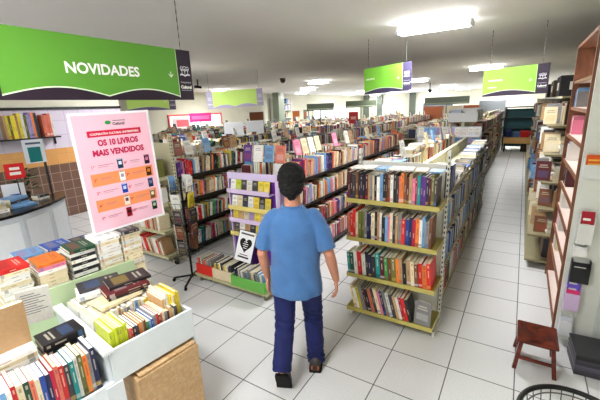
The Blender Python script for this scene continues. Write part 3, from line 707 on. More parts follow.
X_, Y_, Zz = Wd(1, 0), Wd(0, 1), V((0, 0, 1))
def leanrow(x, y0, z, L, cols, row, where, hr, tr, dr, lean, back=.0, kind='book', yext=None):
    """row along +Y_ with spines to +X_"""
    s = 0
    for k, cn in enumerate(cols):
        t = random.uniform(*tr); h = random.uniform(*hr); d = random.uniform(*dr); a = lean+random.uniform(-.02, .02)*0
        if s+t/cos(a) > L: break
        exx = Y_*cos(a)-Zz*sin(a); ezz = Zz*cos(a)+Y_*sin(a)
        spec(W(x-random.uniform(0, .01), y0+s, z+(t*sin(a) if a > 0 else 0)), exx, -X_, ezz, t*.97, d, h, cn, row, where, k+1, kind=kind); s += t/cos(a)
    return s
FB = 'far white bin of the display table'
s = leanrow(.355, -.22, .712, .15, ['lime']*7, 'front row of lime and white magazines', FB, (.27, .285), (.012, .016), (.2, .21), .0, kind='magazine')
s2 = leanrow(.355, -.22+s+.004, .712, .335, ['salmon', 'red', 'black', 'charcoal', 'orange', 'tan', 'brown', 'green', 'light blue', 'blue', 'grey', 'red', 'brown', 'salmon', 'cream', 'grey', 'maroon', 'tan', 'cream', 'charcoal'], 'front row', FB, (.225, .25), (.010, .02), (.17, .2), -.0)
leanrow(.32, .12, .735, .15, ['tan', 'cream', 'white', 'yellow', 'yellow', 'cream', 'yellow', 'yellow', 'yellow'], 'right-hand yellow books', FB, (.27, .30), (.011, .014), (.2, .22), 0, kind='magazine')
leanrow(.13, -.22, .712, .46, ['white', 'cream', 'lime', 'white', 'lime', 'cream', 'white', 'white', 'tan', 'cream', 'white', 'grey', 'white', 'cream', 'light blue', 'cream', 'white', 'yellow', 'yellow', 'cream', 'yellow', 'white', 'cream', 'white', 'tan'], 'middle row', FB, (.25, .275), (.014, .022), (.19, .21), 0)
leanrow(-.10, -.22, .712, .46, ['white', 'cream', 'grey', 'white', 'navy', 'cream', 'white', 'white', 'tan', 'cream', 'white', 'grey', 'white', 'cream', 'light blue', 'cream', 'white', 'tan', 'cream', 'grey', 'white'], 'back row', FB, (.23, .26), (.016, .025), (.19, .21), 0)
# pile lying on the bin: dark red covers with blue grey art
def lying(o, ex, ey, cn, t, w, l, row, where, n, art=True): spec(o, Zz, ey, ex, t, w, l, cn, row, where, n, art=art)
z = .712+.280
for k, (cn, dx, dy, a, tk) in enumerate((('white', -.16, -.17, .25, .03), ('charcoal', -.20, -.14, .2, .012), ('cream', .09, -.12, -.08, .020), ('black', .04, -.06, .10, .022), ('maroon', .05, -.07, .12, .024), ('black', .0, -.03, .16, .018))):
    ex = Y_*cos(a)+X_*sin(a); ey = X_*-cos(a)+Y_*sin(a)
    zz = z if k in (0, 2) else (z+.031 if k == 1 else z+.021+(k-3)*.0245)
    lying(W(.02+dx, -.03+dy, zz), ex, ey, cn, tk, .17, .26, 'loose pile on top of the books', FB, 6-k)
NB = 'near white bin of the display table'
leanrow(.37, -.70, .712, .43, ['light blue', 'white', 'red', 'cream', 'dark green', 'salmon', 'cream', 'blue', 'navy', 'crimson', 'salmon', 'red', 'charcoal', 'teal', 'white', 'olive', 'orange', 'grey', 'navy'], 'front row', NB, (.225, .25), (.017, .026), (.15, .17), .0)
# purple and black tall ones near the divider
# rear part of near bin: dark thick stack, leaning white back cover, tan cover on white stack
flat_stack(W(.16, -.275, .682), -Y_*1, -X_, 8, 'dark hardback stack', 'beside the divider rail of the display table', .17, .20, ['charcoal', 'black', 'charcoal'], (.034, .040), jit=.004, rot=.02)
flat_stack(W(.16, -.50, .682), -Y_, -X_, 14, 'white paperback stack', 'under the tan-covered book', .20, .24, ['white', 'cream'], (.018, .024), jit=.004, rot=.02)
spec(W(.05, -.70, .99), X_*.98-Zz*.17, Y_, Zz*.98+X_*.17, .03, .20, .26, 'tan', 'standing tan book with a plain cover', 'left edge of the display table', 1)
spec(W(-.08, -.50, 1.02), (X_*.97-Y_*.2-Zz*.15).normalized(), (Y_*.97+X_*.2).normalized(), Zz*.985+X_*.15, .016, .15, .22, 'white', 'standing white book with printed back cover', 'beside the tan-covered book', 1, art='lines')
mb = MB(); mb.obox(W(-.12, -.78, .665), Wd(.16, 0), Wd(0, .42), V((0, 0, .36 if False else .335)), lin((214, 208, 190))); 
# rear shelf stacks (behind the green board)
RS = [(-.30, ['orange', 'pink', 'cream'], .17, 16, 'stack with orange and pink covers'), (-.105, ['charcoal', 'black', 'white'], .17, 17, 'dark stack with a teal cover'), (.075, ['white', 'cream', 'cream'], .17, 18, 'cream stack with a white and purple cover'), (.255, ['cream', 'white', 'cream'], .15, 18, 'cream stack with a dark top'), (-.50, ['yellow', 'tan', 'cream'], .17, 17, 'stack with a red-topped cover')]
for y0, cs, l, n, nm in RS:
    cols = [random.choice(['cream', 'white']) for _ in range(n)]
    if 'dark' in nm and 'teal' in nm: cols = ['black', 'white']*n; cols = cols[:n-1]+['dark green']
    elif 'orange' in nm: cols[-2:] = ['pink', 'orange']
    elif 'purple' in nm: cols[-1] = 'white'
    elif 'dark top' in nm: cols[-1] = 'charcoal'
    elif 'red-topped' in nm: cols[-1] = 'red'
    flat_stack(W(-.45, y0, .802), Y_, -X_, n, nm, 'behind the green backboard', .23, l, tr=(.023, .028), cols=cols, jit=.004, rot=.03)
for j, (y0, top) in enumerate(((-.35, 'light blue'), (-.16, 'blue'), (.03, 'navy'), (.21, 'white'))):
    flat_stack(W(-.72, y0, .802), Y_, -X_, 15 if j < 3 else 9, f'{["nearest", "second", "third", "last"][j]} stack of the rear line', 'rear shelf of the display table', .21, .165, tr=(.022, .03), cols=[random.choice(['cream', 'white', 'grey']) for _ in range(14 if j < 3 else 8)]+[top], jit=.004)
# red and white striped book standing at the right rear
spec(W(-.76, .24, .802+.27), X_, Y_, Zz, .02, .13, .19, 'white', 'standing red and white striped book', 'right end of the rear shelf', 1, art='stripes')

# ------------------------------------------------------------------ white counter with glass screen
CT = .90
t = thing('service_counter', 'white curved counter with a dark top at the left edge', 'counter', (-6.6, 1.8, 0)); O = t.location.copy()
path = [(-6.05, -.6), (-5.75, .6), (-5.70, 1.3), (-5.78, 1.85), (-6.02, 2.3), (-6.34, 2.66)]
mb = MB()
for k in range(len(path)-1):
    a, b = V((*path[k], 0)), V((*path[k+1], 0)); mb.face([a, b, b+V((0, 0, CT-.03)), a+V((0, 0, CT-.03))], lin((214, 220, 226)))
    n = (b-a).normalized(); L = (b-a).length
    mb.obox(a+n*.05+V((.004, -.002, .08)), n*(L-.1), V((n.y, -n.x, 0))*.008, V((0, 0, CT-.2)), lin((232, 236, 240)))
e = V((*path[-1], 0)); mb.obox(e, V((-.5, .2, 0)), V((0, -.02, 0)), V((0, 0, CT-.03)), lin((196, 204, 212)))
mb.obox(V((-6.95, -.6, 0)), V((.9, 0, 0)), V((0, .02, 0)), V((0, 0, CT-.03)), lin((214, 220, 226)))
mb.build('front_panel', M_PAINT, t, O)
mb = MB()
inner = [(-6.75, -.6), (-6.55, .6), (-6.5, 1.3), (-6.6, 1.95), (-6.75, 2.5), (-6.82, 2.86)]
for k in range(len(path)-1):
    a, b, c, d = path[k], path[k+1], inner[k+1], inner[k]
    o = .04
    T = [(a[0]+o, a[1]), (b[0]+o, b[1]), c, d]
    for zz, rv in ((CT, 1), (CT-.035, -1)): mb.face([(x, y, zz) for x, y in (T if rv > 0 else T[::-1])], BLACK)
    mb.face([(T[0][0], T[0][1], CT-.035), (T[1][0], T[1][1], CT-.035), (T[1][0], T[1][1], CT), (T[0][0], T[0][1], CT)], BLACK)
mb.build('counter_top', M_GLOSS, t, O)
# books and things on the counter
flat_stack((-6.02, .95, CT+.001), V((.05, 1, 0)).normalized(), (-1, .05, 0), 5, 'cream book pile nearest the left edge', 'dark counter top', .3, .42, ['cream', 'white', 'tan', 'cream'], (.035, .05), rot=.08)
flat_stack((-5.98, 1.42, CT+.001), V((0, 1, 0)), (-1, 0, 0), 4, 'middle cream book pile', 'dark counter top', .3, .38, ['cream', 'cream', 'white'], (.035, .05), rot=.1)
flat_stack((-6.10, 1.86, CT+.001), V((-.3, 1, 0)).normalized(), V((-1, -.3, 0)).normalized(), 4, 'loose book pile', 'rounded end of the dark counter top', .25, .34, ['white', 'maroon', 'cream', 'light blue', 'charcoal'], (.03, .04), rot=.3)
flat_stack((-6.38, 2.3, CT+.001), V((-.5, 1, 0)).normalized(), V((-1, -.5, 0)).normalized(), 2, 'low dark pile', 'far end of the dark counter top', .14, .2, ['black', 'white'], (.03, .04), rot=.3)
# glass screen
M_GLASS, ntg, bg = new_mat('clear_glass'); bg.inputs['Transmission Weight'].default_value = 1; bg.inputs['Roughness'].default_value = .02; bg.inputs['IOR'].default_value = 1.1; bg.inputs['Base Color'].default_value = (.93, .97, .96, 1)
t = thing('glass_screen', 'clear glass screen with thin dark frame on the counter', 'screen', (-6.7, 1.8, CT)); O = t.location.copy()
for nm, y0, y1 in (('near_pane', .9, 1.75), ('far_pane', 1.8, 2.62)):
    mb = MB(); mb.box((-6.71, y0, CT+.02), (-6.70, y1, 2.2), WHITE); mb.build(nm, M_GLASS, t, O)
for y in (.87, 1.775, 2.64):
    mb = MB(); mb.box((-6.72, y-.014, CT), (-6.69, y+.014, 2.24), lin((70, 70, 76))); mb.build('post', M_DARKM, t, O)
# high shelf with folders on the tiled wall
t = thing('wall_shelf', 'dark wall shelf holding folders on the lilac tiles', 'shelf', (-8.3, 2.6, 1.78)); O = t.location.copy()
mb = MB(); mb.box((-8.485, 1.2, 1.76), (-8.22, 3.64, 1.79), lin((50, 40, 50))); mb.build('shelf_board', M_PAINT, t, O)
for y in (1.3, 2.5, 3.6): mb = MB(); mb.box((-8.485, y, 1.62), (-8.46, y+.03, 1.76), BLACK); mb.build('bracket', M_DARKM, t, O)
fill_row((-8.25, 2.72, 1.791), (0, 1, 0), (-1, 0, 0), .58, 'dark wall shelf', 'lilac tiles behind the counter', ['lilac', 'white', 'brown', 'orange', 'yellow', 'tan', 'charcoal', 'olive'], (.42, .50), (.035, .055), (.18, .2))
fill_row((-8.25, 3.36, 1.791), (0, 1, 0), (-1, 0, 0), .24, 'dark wall shelf, right group', 'lilac tiles behind the counter', ['cream', 'salmon', 'white'], (.42, .46), (.04, .06), (.18, .2))
# red notice and teal poster
def board_notice(name, label, loc, rz, w, h, col, bars, legz=None, mat=M_SIGN):
    t = thing(name, label, 'notice', loc, rz); mb = MB(); mb.box((-w/2, 0, 0), (w/2, .01, h), col); mb.build('card', mat, t)
    mb = MB()
    for (x0, x1, z0, z1, c) in bars: quad(mb, x0*w-w/2, x1*w-w/2, z0*h, z1*h, -.002, c)
    mb.build('print', mat, t)
    if legz is not None:
        mb = MB(); mb.tube([(0, .02, legz), (0, .02, h*.5)], .008, BLACK, 6); mb.box((-.05, -.02, legz), (.05, .06, legz+.008), BLACK); mb.build('stand', M_DARKM, t)
    return t
board_notice('red_notice', 'small red notice with white lettering standing on the counter', (-6.45, 2.12, 1.28), 1.25, .24, .23, lin((206, 44, 44)), [(.25, .75, .58, .76, WHITE), (.22, .78, .25, .45, WHITE)], -.375)
board_notice('teal_notice', 'white sheet with a teal block fixed behind the glass screen', (-6.69+.003, 2.52, 1.45), pi/2, .30, .38, lin((226, 232, 240)), [(.2, .8, .05, .68, lin((40, 130, 130))), (.15, .85, .8, .88, lin((90, 100, 120)))])
board_notice('white_notice', 'white sheet with a blue mark behind the counter books', (-6.55, 2.08, .93), 1.3, .28, .27, lin((232, 236, 244)), [(.3, .7, .1, .4, lin((60, 90, 190)))], -.03)
# potted plant behind the glass
t = thing('potted_plant', 'small leafy potted plant behind the glass screen', 'plant', (-7.25, 2.45, .78)); 
mb = MB(); mb.tube([(0, 0, 0), (0, 0, .14)], .08, lin((60, 50, 46)), 14, rs=[.06, .085]); mb.build('pot', M_MATTE, t)
mb = MB()
for k in range(90):
    a = random.uniform(0, 2*pi); r = random.uniform(.02, .2); p = V((cos(a)*r, sin(a)*r, .16+random.uniform(0, .38))); d = V((cos(a), sin(a), random.uniform(-.2, .8))).normalized()*.09; s = V((-sin(a), cos(a), .2))*.022
    mb.face([p, p+d*.5+s, p+d, p+d*.5-s], lin(random.choice([(50, 84, 50), (84, 118, 78), (36, 60, 40)])))
mb.build('foliage', M_MATTE, t)
t = thing('plant_table', 'low dark side table under the potted plant', 'table', (-7.25, 2.45, 0)); mb = MB(); mb.box((-.2, -.2, .75), (.2, .2, .779), DKB); mb.build('table_top', M_PAINT, t)
for x in (-.18, .15):
    for y in (-.18, .15): mb = MB(); mb.box((x, y, 0), (x+.03, y+.03, .75), DKB); mb.build('leg', M_PAINT, t)

# ------------------------------------------------------------------ right: tall wooden bookcase
def tall_bookcase():
    t = thing('wooden_bookcase', 'tall narrow brown wooden bookcase with pale back, right of the aisle', 'bookcase', (.55, 3.68, 0)); O = t.location.copy()
    y0, y1, x0, x1, H = 3.64, 5.02, .42, .60, 2.66
    for y in (y0, y1-.03):
        mb = MB(); mb.box((x0, y, 0), (x1, y+.03, H), WHITE); mb.build('side_panel', M_BROWNWOOD, t, O)
    mb = MB(); mb.box((x1-.012, y0+.03, .05), (x1, y1-.03, H), lin((236, 226, 222))); mb.build('back_panel', M_MATTE, t, O)
    mb = MB(); mb.box((x0, y0+.03, H-.03), (x1-.012, y1-.03, H), WHITE); mb.build('top_board', M_BROWNWOOD, t, O)
    for z in (.06, .42, .68, .94, 1.20, 1.46, 1.74, 2.03, 2.30):
        mb = MB(); mb.box((x0+.025, y0+.03, z-.026), (x1-.012, y1-.03, z-.001), lin((232, 216, 208))); sh = mb.build('shelf', M_MATTE, t, O)
        mb = MB(); mb.box((x0+.01, y0+.03, z-.028), (x0+.025, y1-.03, z), WHITE); mb.build('shelf_edge', M_BROWNWOOD, sh, O)
    for i, (z, L, mix) in enumerate(((.42, .25, ['white', 'cream']), (.68, .3, ['white', 'pink']), (.94, .25, ['cream', 'white']), (1.20, .35, ['black', 'white', 'maroon']), (1.46, .16, ['lilac', 'charcoal', 'white']), (1.74, .12, ['pink', 'white']), (2.03, .18, ['light blue', 'grey', 'white']), (2.30, .0, ['white']))):
        if L: fill_row((x0+.03, y1-.05-L, z+.001), (0, 1, 0), (1, 0, 0), L, f'{ordn(i+1)} shelf from the bottom', 'tall wooden bookcase', mix, (.15, .20), (.012, .025), (.09, .105), reverse=True)
tall_bookcase()
# white steel end panel next to it
t = thing('shelf_end_panel', 'large white steel end panel at the right edge of the photo', 'panel', (.44, 3.6, 0)); O = t.location.copy()
mb = MB(); mb.box((.435, 3.575, 0), (1.50, 3.60, 2.62), lin((222, 224, 218))); mb.build('panel', M_PAINT, t, O)
mb = MB(); mb.box((.70, 3.562, 0), (.735, 3.575, 1.75), lin((206, 212, 208))); mb.build('seam_strip', M_PAINT, t, O)
mb = MB(); mb.tube([(.50, 3.565, 1.54), (.66, 3.565, 1.54), (.69, 3.565, 1.47), (.69, 3.565, .95)], .006, lin((210, 212, 212)), 6); mb.build('wire_holder', M_DARKM, t, O)
# pockets with leaflets
def pocket(name, label, x0, x1, z0, z1, col, extra=None):
    t = thing(name, label, 'leaflet holder', ((x0+x1)/2, 3.56, z0)); O = t.location.copy()
    mb = MB(); mb.box((x0, 3.50, z0), (x1, 3.574, z0+.01), col); mb.box((x0, 3.50, z0+.01), (x1, 3.505, z0+(z1-z0)*.7), col); mb.box((x0, 3.505, z0+.01), (x0+.005, 3.574, z1), col); mb.box((x1-.005, 3.505, z0+.01), (x1, 3.574, z1), col)
    mb.build('pocket', M_PAINT, t, O)
    if extra:
        for nm, c, a, b, q in extra:
            mb = MB(); mb.box((x0+.008, 3.515+q, z0+.012), (x1-.008, 3.525+q, b), c)
            for k in range(3): quad(mb, x0+.02, x1-.03, a+(b-a)*(.3+.2*k), a+(b-a)*(.38+.2*k), 3.514+q, lin((230, 190, 80)) if nm == 'comic' else WHITE)
            mb.build('leaflet', M_SIGN, t, O)
pocket('orange_booklet_holder', 'colourful orange and green booklet in a holder on the white panel', .445, .61, 1.50, 1.66, lin((220, 222, 220)), [('comic', lin((222, 96, 40)), 1.53, 1.69, .0), ('x', lin((96, 160, 60)), 1.53, 1.66, .02)])
pocket('striped_leaflet_holder', 'red and white striped leaflets in a holder below the orange booklet', .475, .575, .95, 1.2, lin((224, 224, 222)), [('x', lin((176, 44, 60)), .98, 1.23, .0)])
pocket('white_leaflet_holder', 'small white leaflet holder in the middle of the white panel', .465, .555, .84, .93, lin((236, 236, 234)), [('x', lin((240, 240, 240)), .85, .92, 0)])
pocket('black_leaflet_holder', 'black box holder fixed on the white panel', .47, .60, .60, .80, lin((30, 30, 34)), [('x', lin((40, 40, 46)), .62, .78, 0)])
pocket('pink_leaflet_holder', 'lilac and pink leaflets in a low holder on the white panel', .46, .565, .33, .56, lin((214, 190, 226)), [('x', lin((232, 70, 130)), .35, .52, 0), ('x', lin((120, 100, 210)), .35, .66, .025)])
pocket('clear_leaflet_holder', 'pair of white note holders near the foot of the white panel', .455, .545, .08, .27, lin((232, 234, 238)), [('x', lin((210, 214, 226)), .1, .25, 0)])
# black storage boxes on the floor
for k, (z, col) in enumerate(((0, (52, 50, 58)), (.045, (80, 78, 92)), (.090, (52, 50, 58)), (.135, (24, 24, 28)))):
    t = thing('document_box', f'flat dark document box beside the stool, {["lowest", "second from the floor", "third from the floor", "topmost"][k]}', 'box', (.64, 3.25, z), .06, 'flat document boxes beside the stool')
    mb = MB(); mb.box((-.11, -.15, .001), (.24, .15, .038), lin(col)); mb.build('box_body', M_PAINT, t)
    mb = MB(); mb.box((-.113, -.154, .030), (.243, .154, .044), lin(tuple(min(255, c+14) for c in col))); mb.build('lid', M_PAINT, t)
# cream cabinet at the right border
t = thing('side_cabinet', 'cream cabinet edge at the lower right border beyond the boxes', 'cabinet', (.95, 3.1, 0)); O = t.location.copy()
mb = MB(); mb.box((.90, 2.75, .08), (1.55, 3.5, .85), lin((214, 208, 184))); mb.build('cabinet_body', M_PAINT, t, O)
mb = MB(); mb.box((.88, 2.73, .85), (1.55, 3.5, .88), lin((206, 198, 170))); mb.build('cabinet_top', M_PAINT, t, O)
mb = MB(); mb.box((.93, 2.78, 0), (1.52, 3.47, .08), BLACK); mb.build('plinth', M_PAINT, t, O)

# ------------------------------------------------------------------ right aisle shelving beyond the bookcase
t = thing('aisle_shelving', 'tall grey shelving crowded with books along the right of the aisle', 'bookcase', (.5, 5.1, 0)); O = t.location.copy()
LR = (.12, .46, .80, 1.14, 1.48, 1.82)
for k in range(8):
    y = 5.1+k*1.55; mb = MB(); mb.box((.45 if k == 0 else .36, y-.015, 0), (.78, y+.015, 2.15), lin((170, 164, 146))); mb.build('upright', M_PAINT, t, O)
for z in LR: mb = MB(); mb.box((.26 if z > .5 else .19, 5.1, z-.025), (.78, 16, z), lin((150, 142, 110))); mb.build('shelf', M_PAINT, t, O)
mb = MB(); mb.box((.35, 5.1, 2.125), (.78, 16, 2.15), lin((150, 142, 110))); mb.build('top_board', M_PAINT, t, O)
mb = MB(); mb.box((.78, 5.1, 0), (.80, 16, 2.15), lin((160, 152, 136))); mb.build('back_panel', M_PAINT, t, O)
for i, z in enumerate(LR):
    for k in range(7):
        y = 5.13+k*1.55
        wh = f'bay {ordn(k+1)} of the right aisle shelving'
        wh = f'{ordn(k+1)} bay of the right aisle shelving'
        r = random.random()
        if r < .6:
            fill_row((.38 if z > .5 else .36, y+1.5, z+.001), (0, -1, 0), (1, 0, 0), 1.45, f'{ordn(i+1)} shelf from the floor', wh, ['brown', 'dark brown', 'tan', 'grey', 'charcoal', 'maroon', 'cream', 'white', 'grey', 'black'], (.2, .28), (.02, .05), (.15, .2), lean=.15, leanp=.4, far=k > 2, reverse=True, jitter=.06)
        else:
            for q in range(5): flat_stack(((.38 if z > .5 else .36)+random.uniform(0, .05), y+q*.30, z+.001), (0, 1, 0), (1, 0, 0), random.randint(3, 8), f'{ordn(q+1)} flat stack, {ordn(i+1)} shelf', wh, .2, .27, ['tan', 'grey', 'cream', 'brown', 'charcoal', 'white'], (.02, .035), rot=.12)
for k in range(4):
    for i, z in enumerate(LR[1:]):
        for q in range(4):
            y = 5.3+k*1.55+q*.36+random.uniform(-.08, .08); x = random.uniform(.19, .27)
            face_out((x, y, z+.004), V((1, random.uniform(-.3, .1), 0)).normalized(), V((0, .1, 1)).normalized(), .014, random.uniform(.13, .17), random.uniform(.2, .25), random.choice(['tan', 'white', 'grey', 'cream', 'brown', 'charcoal', 'light blue', 'maroon', 'cream', 'white']), f'turned cover outward at the front edge of the {ordn(i+2)} shelf', f'{ordn(k+1)} bay of the right aisle shelving', q+1)
# dark box on top
for k, (y, c) in enumerate(((6.2, (40, 38, 40)), (7.6, (90, 80, 60)), (9.4, (60, 52, 48)))):
    t = thing('archive_box', f'{["black", "tan", "brown"][k]} box on top of the right aisle shelving', 'box', (.56, y, 2.151)); mb = MB(); mb.box((-.2, -.35, 0), (.2, .35, .26), lin(c)); mb.build('box_body', M_MATTE, t)
    mb = MB(); quad(mb, -.1, .1, .08, .18, -.352, lin((200, 196, 186))); mb.build('paper_label', M_SIGN, t); mb = MB(); mb.face([(-.202, .15, .08), (-.202, -.15, .08), (-.202, -.15, .18), (-.202, .15, .18)], lin((210, 206, 196))); mb.build('paper_label', M_SIGN, t)

# ------------------------------------------------------------------ stool
def stool():
    t = thing('wooden_stool', 'small low glossy red-brown wooden stool on the tiled floor', 'stool', (.272, 3.10, 0), .0)
    H = .275
    mb = MB(); mb.box((-.14, -.155, H-.028), (.14, .155, H), WHITE); mb.build('seat', M_REDWOOD, t, bevel=.012)
    for sx in (-1, 1):
        for sy in (-1, 1):
            a = V((sx*.105, sy*.115, H-.028)); b = V((sx*.135, sy*.150, 0)); mb = MB(); w = .015; n = 0
            for p in (b, a):
                for dx, dy in ((-w, -w), (w, -w), (w, w), (-w, w)): mb.v.append((p.x+dx, p.y+dy, p.z))
            for f in ((0, 3, 2, 1), (4, 5, 6, 7), (0, 1, 5, 4), (1, 2, 6, 5), (2, 3, 7, 6), (3, 0, 4, 7)): mb.f.append(f); mb.c.append(WHITE); mb.m.append(0)
            mb.build('leg', M_REDWOOD, t)
    for a, b in (((-.12, -.134, .10), (.12, -.134, .10)), ((-.12, .134, .10), (.12, .134, .10)), ((-.122, -.13, .13), (-.122, .13, .13)), ((.122, -.13, .13), (.122, .13, .13))):
        mb = MB(); d = V(b)-V(a); q = V((0, .009, 0)) if abs(d.x) > abs(d.y) else V((.009, 0, 0))
        mb.obox(V(a)-q-V((0, 0, .012)), d, q*2, V((0, 0, .024)), WHITE); mb.build('stretcher', M_REDWOOD, t)
    mb = MB(); mb.box((-.10, -.115, H-.052), (.10, .115, H-.028), WHITE); mb.build('apron', M_REDWOOD, t)
stool()

# ------------------------------------------------------------------ round wire basket
t = thing('wire_basket', 'round black wire basket holding a green cloth, bottom right corner', 'basket', (.40, 1.94, 0))
mb = MB(); mb.ring((0, 0, .5), .265, .014, BLACK, 56); mb.build('rim', M_DARKM, t, smooth=True)
mb = MB(); mb.ring((0, 0, .485), .235, .004, lin((90, 90, 90)), 56, 6); mb.ring((0, 0, .25), .215, .004, BLACK, 48, 6); mb.ring((0, 0, .01), .18, .006, BLACK, 48, 6)
for k in range(28):
    a = 2*pi*k/28; mb.tube([(cos(a)*.25, sin(a)*.25, .5), (cos(a)*.215, sin(a)*.215, .25), (cos(a)*.18, sin(a)*.18, .01), (0, 0, .01)], .0028, BLACK, 5)
mb.build('wire_body', M_DARKM, t)
gt = thing('green_cloth', 'crumpled bright green cloth inside the black wire basket', 'cloth', (.42, 1.97, .02))
bmx = bmesh.new(); bmesh.ops.create_icosphere(bmx, subdivisions=4, radius=.16)
from mathutils import noise as mnoise
for v in bmx.verts:
    n = mnoise.noise(v.co*9)*.035+mnoise.noise(v.co*20)*.012; v.co = v.co*(1+n*5); v.co.z = v.co.z*1.35+.215+.0; v.co.x *= .95
    if v.co.z < .002: v.co.z = .002
me = bpy.data.meshes.new('cloth_body'); bmx.to_mesh(me); bmx.free(); me.materials.append(plain_mat('green_cloth', (50, 150, 84), .7, .15, 12)); me.polygons.foreach_set('use_smooth', [True]*len(me.polygons))
o = bpy.data.objects.new('cloth_body', me); C.objects.link(o); o.parent = gt

# ------------------------------------------------------------------ far things
def cupboard():
    t = thing('teal_cupboard', 'teal and blue open cupboard with a tan table board at the end of the aisle', 'cupboard', (.15, 18.2, 0)); O = t.location.copy()
    TE = lin((40, 110, 120))
    mb = MB(); mb.box((-.70, 18.6, .1), (.75, 18.63, 1.75), TE); mb.build('back_panel', M_PAINT, t, O)
    for x in (-.72, .75): mb = MB(); mb.box((x, 18.0, 0), (x+.05, 18.63, 1.8), lin((60, 66, 74))); mb.build('side_panel', M_PAINT, t, O)
    mb = MB(); mb.box((-.72, 18.0, 1.8), (.8, 18.63, 1.85), lin((90, 92, 96))); mb.build('top_board', M_PAINT, t, O)
    for z in (.9, 1.35): mb = MB(); mb.box((-.67, 18.05, z), (.75, 18.6, z+.03), lin((50, 70, 90))); mb.build('shelf', M_PAINT, t, O)
    t = thing('low_table', 'tan low table in front of the teal cupboard', 'table', (.05, 17.6, 0)); O = t.location.copy()
    mb = MB(); mb.box((-.65, 17.3, .52), (.72, 17.95, .60), lin((206, 164, 100))); mb.box((-.65, 17.29, .35), (.72, 17.3, .60), lin((206, 164, 100))); mb.build('table_top', M_PAINT, t, O)
    for x in (-.62, .64):
        for y in (17.33, 17.88): mb = MB(); mb.box((x, y, 0), (x+.05, y+.05, .52), DKB); mb.build('leg', M_PAINT, t, O)
    for k, (x, w, h, c, nm) in enumerate(((-.6, .22, .30, (40, 50, 100), 'dark blue'), (-.33, .25, .22, (90, 110, 150), 'grey blue'), (-.05, .30, .26, (190, 40, 40), 'red'), (.28, .2, .22, (210, 60, 50), 'bright red'), (.5, .18, .34, (50, 60, 120), 'navy'))):
        b = thing('gift_box', f'{nm} box on the tan table at the end of the aisle', 'box', (x+w/2, 17.6, .601)); mb = MB(); mb.box((-w/2, -.1, 0), (w/2, .1, h), lin(c)); mb.build('box_body', M_MATTE, b)
        mb = MB(); mb.box((-w/2-.005, -.105, h*.8), (w/2+.005, .105, h+.006), lin(tuple(min(255, q+30) for q in c))); mb.build('lid', M_MATTE, b)
    b = thing('shopping_crate', 'dark crate on the floor under the tan table', 'crate', (.25, 17.6, 0)); mb = MB(); mb.box((-.25, -.2, .001), (.25, .2, .03), DKB)
    for a, c in (((-.25, -.2, .03), (.25, -.18, .3)), ((-.25, .18, .03), (.25, .2, .3)), ((-.25, -.18, .03), (-.23, .18, .3)), ((.23, -.18, .03), (.25, .18, .3))): mb.box(a, c, DKB)
    mb.build('crate_body', M_MATTE, b)
cupboard()
def screen_board(name, label, x0, x1, y, z0, z1, col, cat='panel'):
    t = thing(name, label, cat, ((x0+x1)/2, y, 0)); O = t.location.copy()
    mb = MB(); mb.box((x0, y, z0), (x1, y+.04, z1), col); mb.build('board', M_MATTE, t, O)
    for x in (x0, x1-.04): mb = MB(); mb.box((x, y+.04, 0), (x+.04, y+.08, z1), lin((120, 110, 100))); mb.build('post', M_PAINT, t, O)
screen_board('partition_board', 'orange-brown partition board far behind, left one', -5.2, -4.1, 22.5, .6, 1.95, lin((176, 108, 76)))
screen_board('partition_board', 'orange-brown partition board far behind, right one beside the grey board', -3.0, -1.9, 22.5, .6, 1.95, lin((170, 100, 72)))
screen_board('partition_board', 'grey partition board beside the teal cupboard', -1.95, -.8, 20.0, .6, 2.15, lin((110, 114, 118)))
screen_board('partition_board', 'cream partition board between the two orange-brown boards', -4.05, -3.05, 22.55, .6, 1.95, lin((214, 204, 176)))
# tall white shelf against left wall, with books
t = thing('white_bookcase', 'tall white bookcase with four shelves against the far left wall', 'bookcase', (-13.6, 19.6, 0)); O = t.location.copy()
mb = MB(); mb.box((-13.95, 18.8, .05), (-13.93, 20.6, 2.85), lin((226, 228, 222))); mb.build('back_panel', M_PAINT, t, O)
for y in (18.75, 20.6): mb = MB(); mb.box((-13.95, y, 0), (-13.55, y+.05, 2.9), lin((226, 228, 222))); mb.build('side_panel', M_PAINT, t, O)
for i, z in enumerate((.1, .6, 1.1, 1.6, 2.1, 2.5)):
    mb = MB(); mb.box((-13.93, 18.8, z-.03), (-13.55, 20.6, z), lin((226, 228, 222))); mb.build('shelf', M_PAINT, t, O)
    fill_row((-13.57, 18.82, z+.001), (0, 1, 0), (-1, 0, 0), 1.72, f'{ordn(i+1)} shelf', 'tall white bookcase by the left wall', ['lilac', 'white', 'light blue', 'grey', 'cream', 'navy'], (.26, .34), (.04, .08), (.2, .25), far=True)
mb = MB(); mb.box((-13.95, 18.8, 2.87), (-13.55, 20.6, 2.9), lin((226, 228, 222))); mb.build('top_board', M_PAINT, t, O)
board_notice('wall_notice', 'small notice on the cream wall left of the far bright window', (XL+.012, 23.3, 1.35), pi/2, .8, .7, lin((120, 120, 96)), [(.2, .5, .2, .8, lin((190, 80, 70))), (.55, .8, .2, .8, lin((226, 224, 210)))])
board_notice('promo_card', 'hot pink promotional card on a black pole in the left rows', (-6.5, 5.95, 1.93), .85, .5, .2, lin((236, 60, 140)), [(.1, .9, .3, .7, lin((244, 120, 176)))], -.42)
board_notice('promo_card', 'red price card standing among the far books', (-5.4, 12.4, 1.52), .4, .34, .42, lin((214, 70, 76)), [(.2, .8, .35, .6, lin((250, 190, 180)))], -.01)
for k, (x, y) in enumerate(((-6.35, 6.9), (-6.3, 7.7))):
    board_notice('white_card', f'blank white display card on top of the left rows, {["nearer", "farther"][k]} of two', (x, y, 1.51), .9, .5, .36, lin((236, 238, 240)), [(.1, .9, .1, .9, lin((230, 232, 236)))])
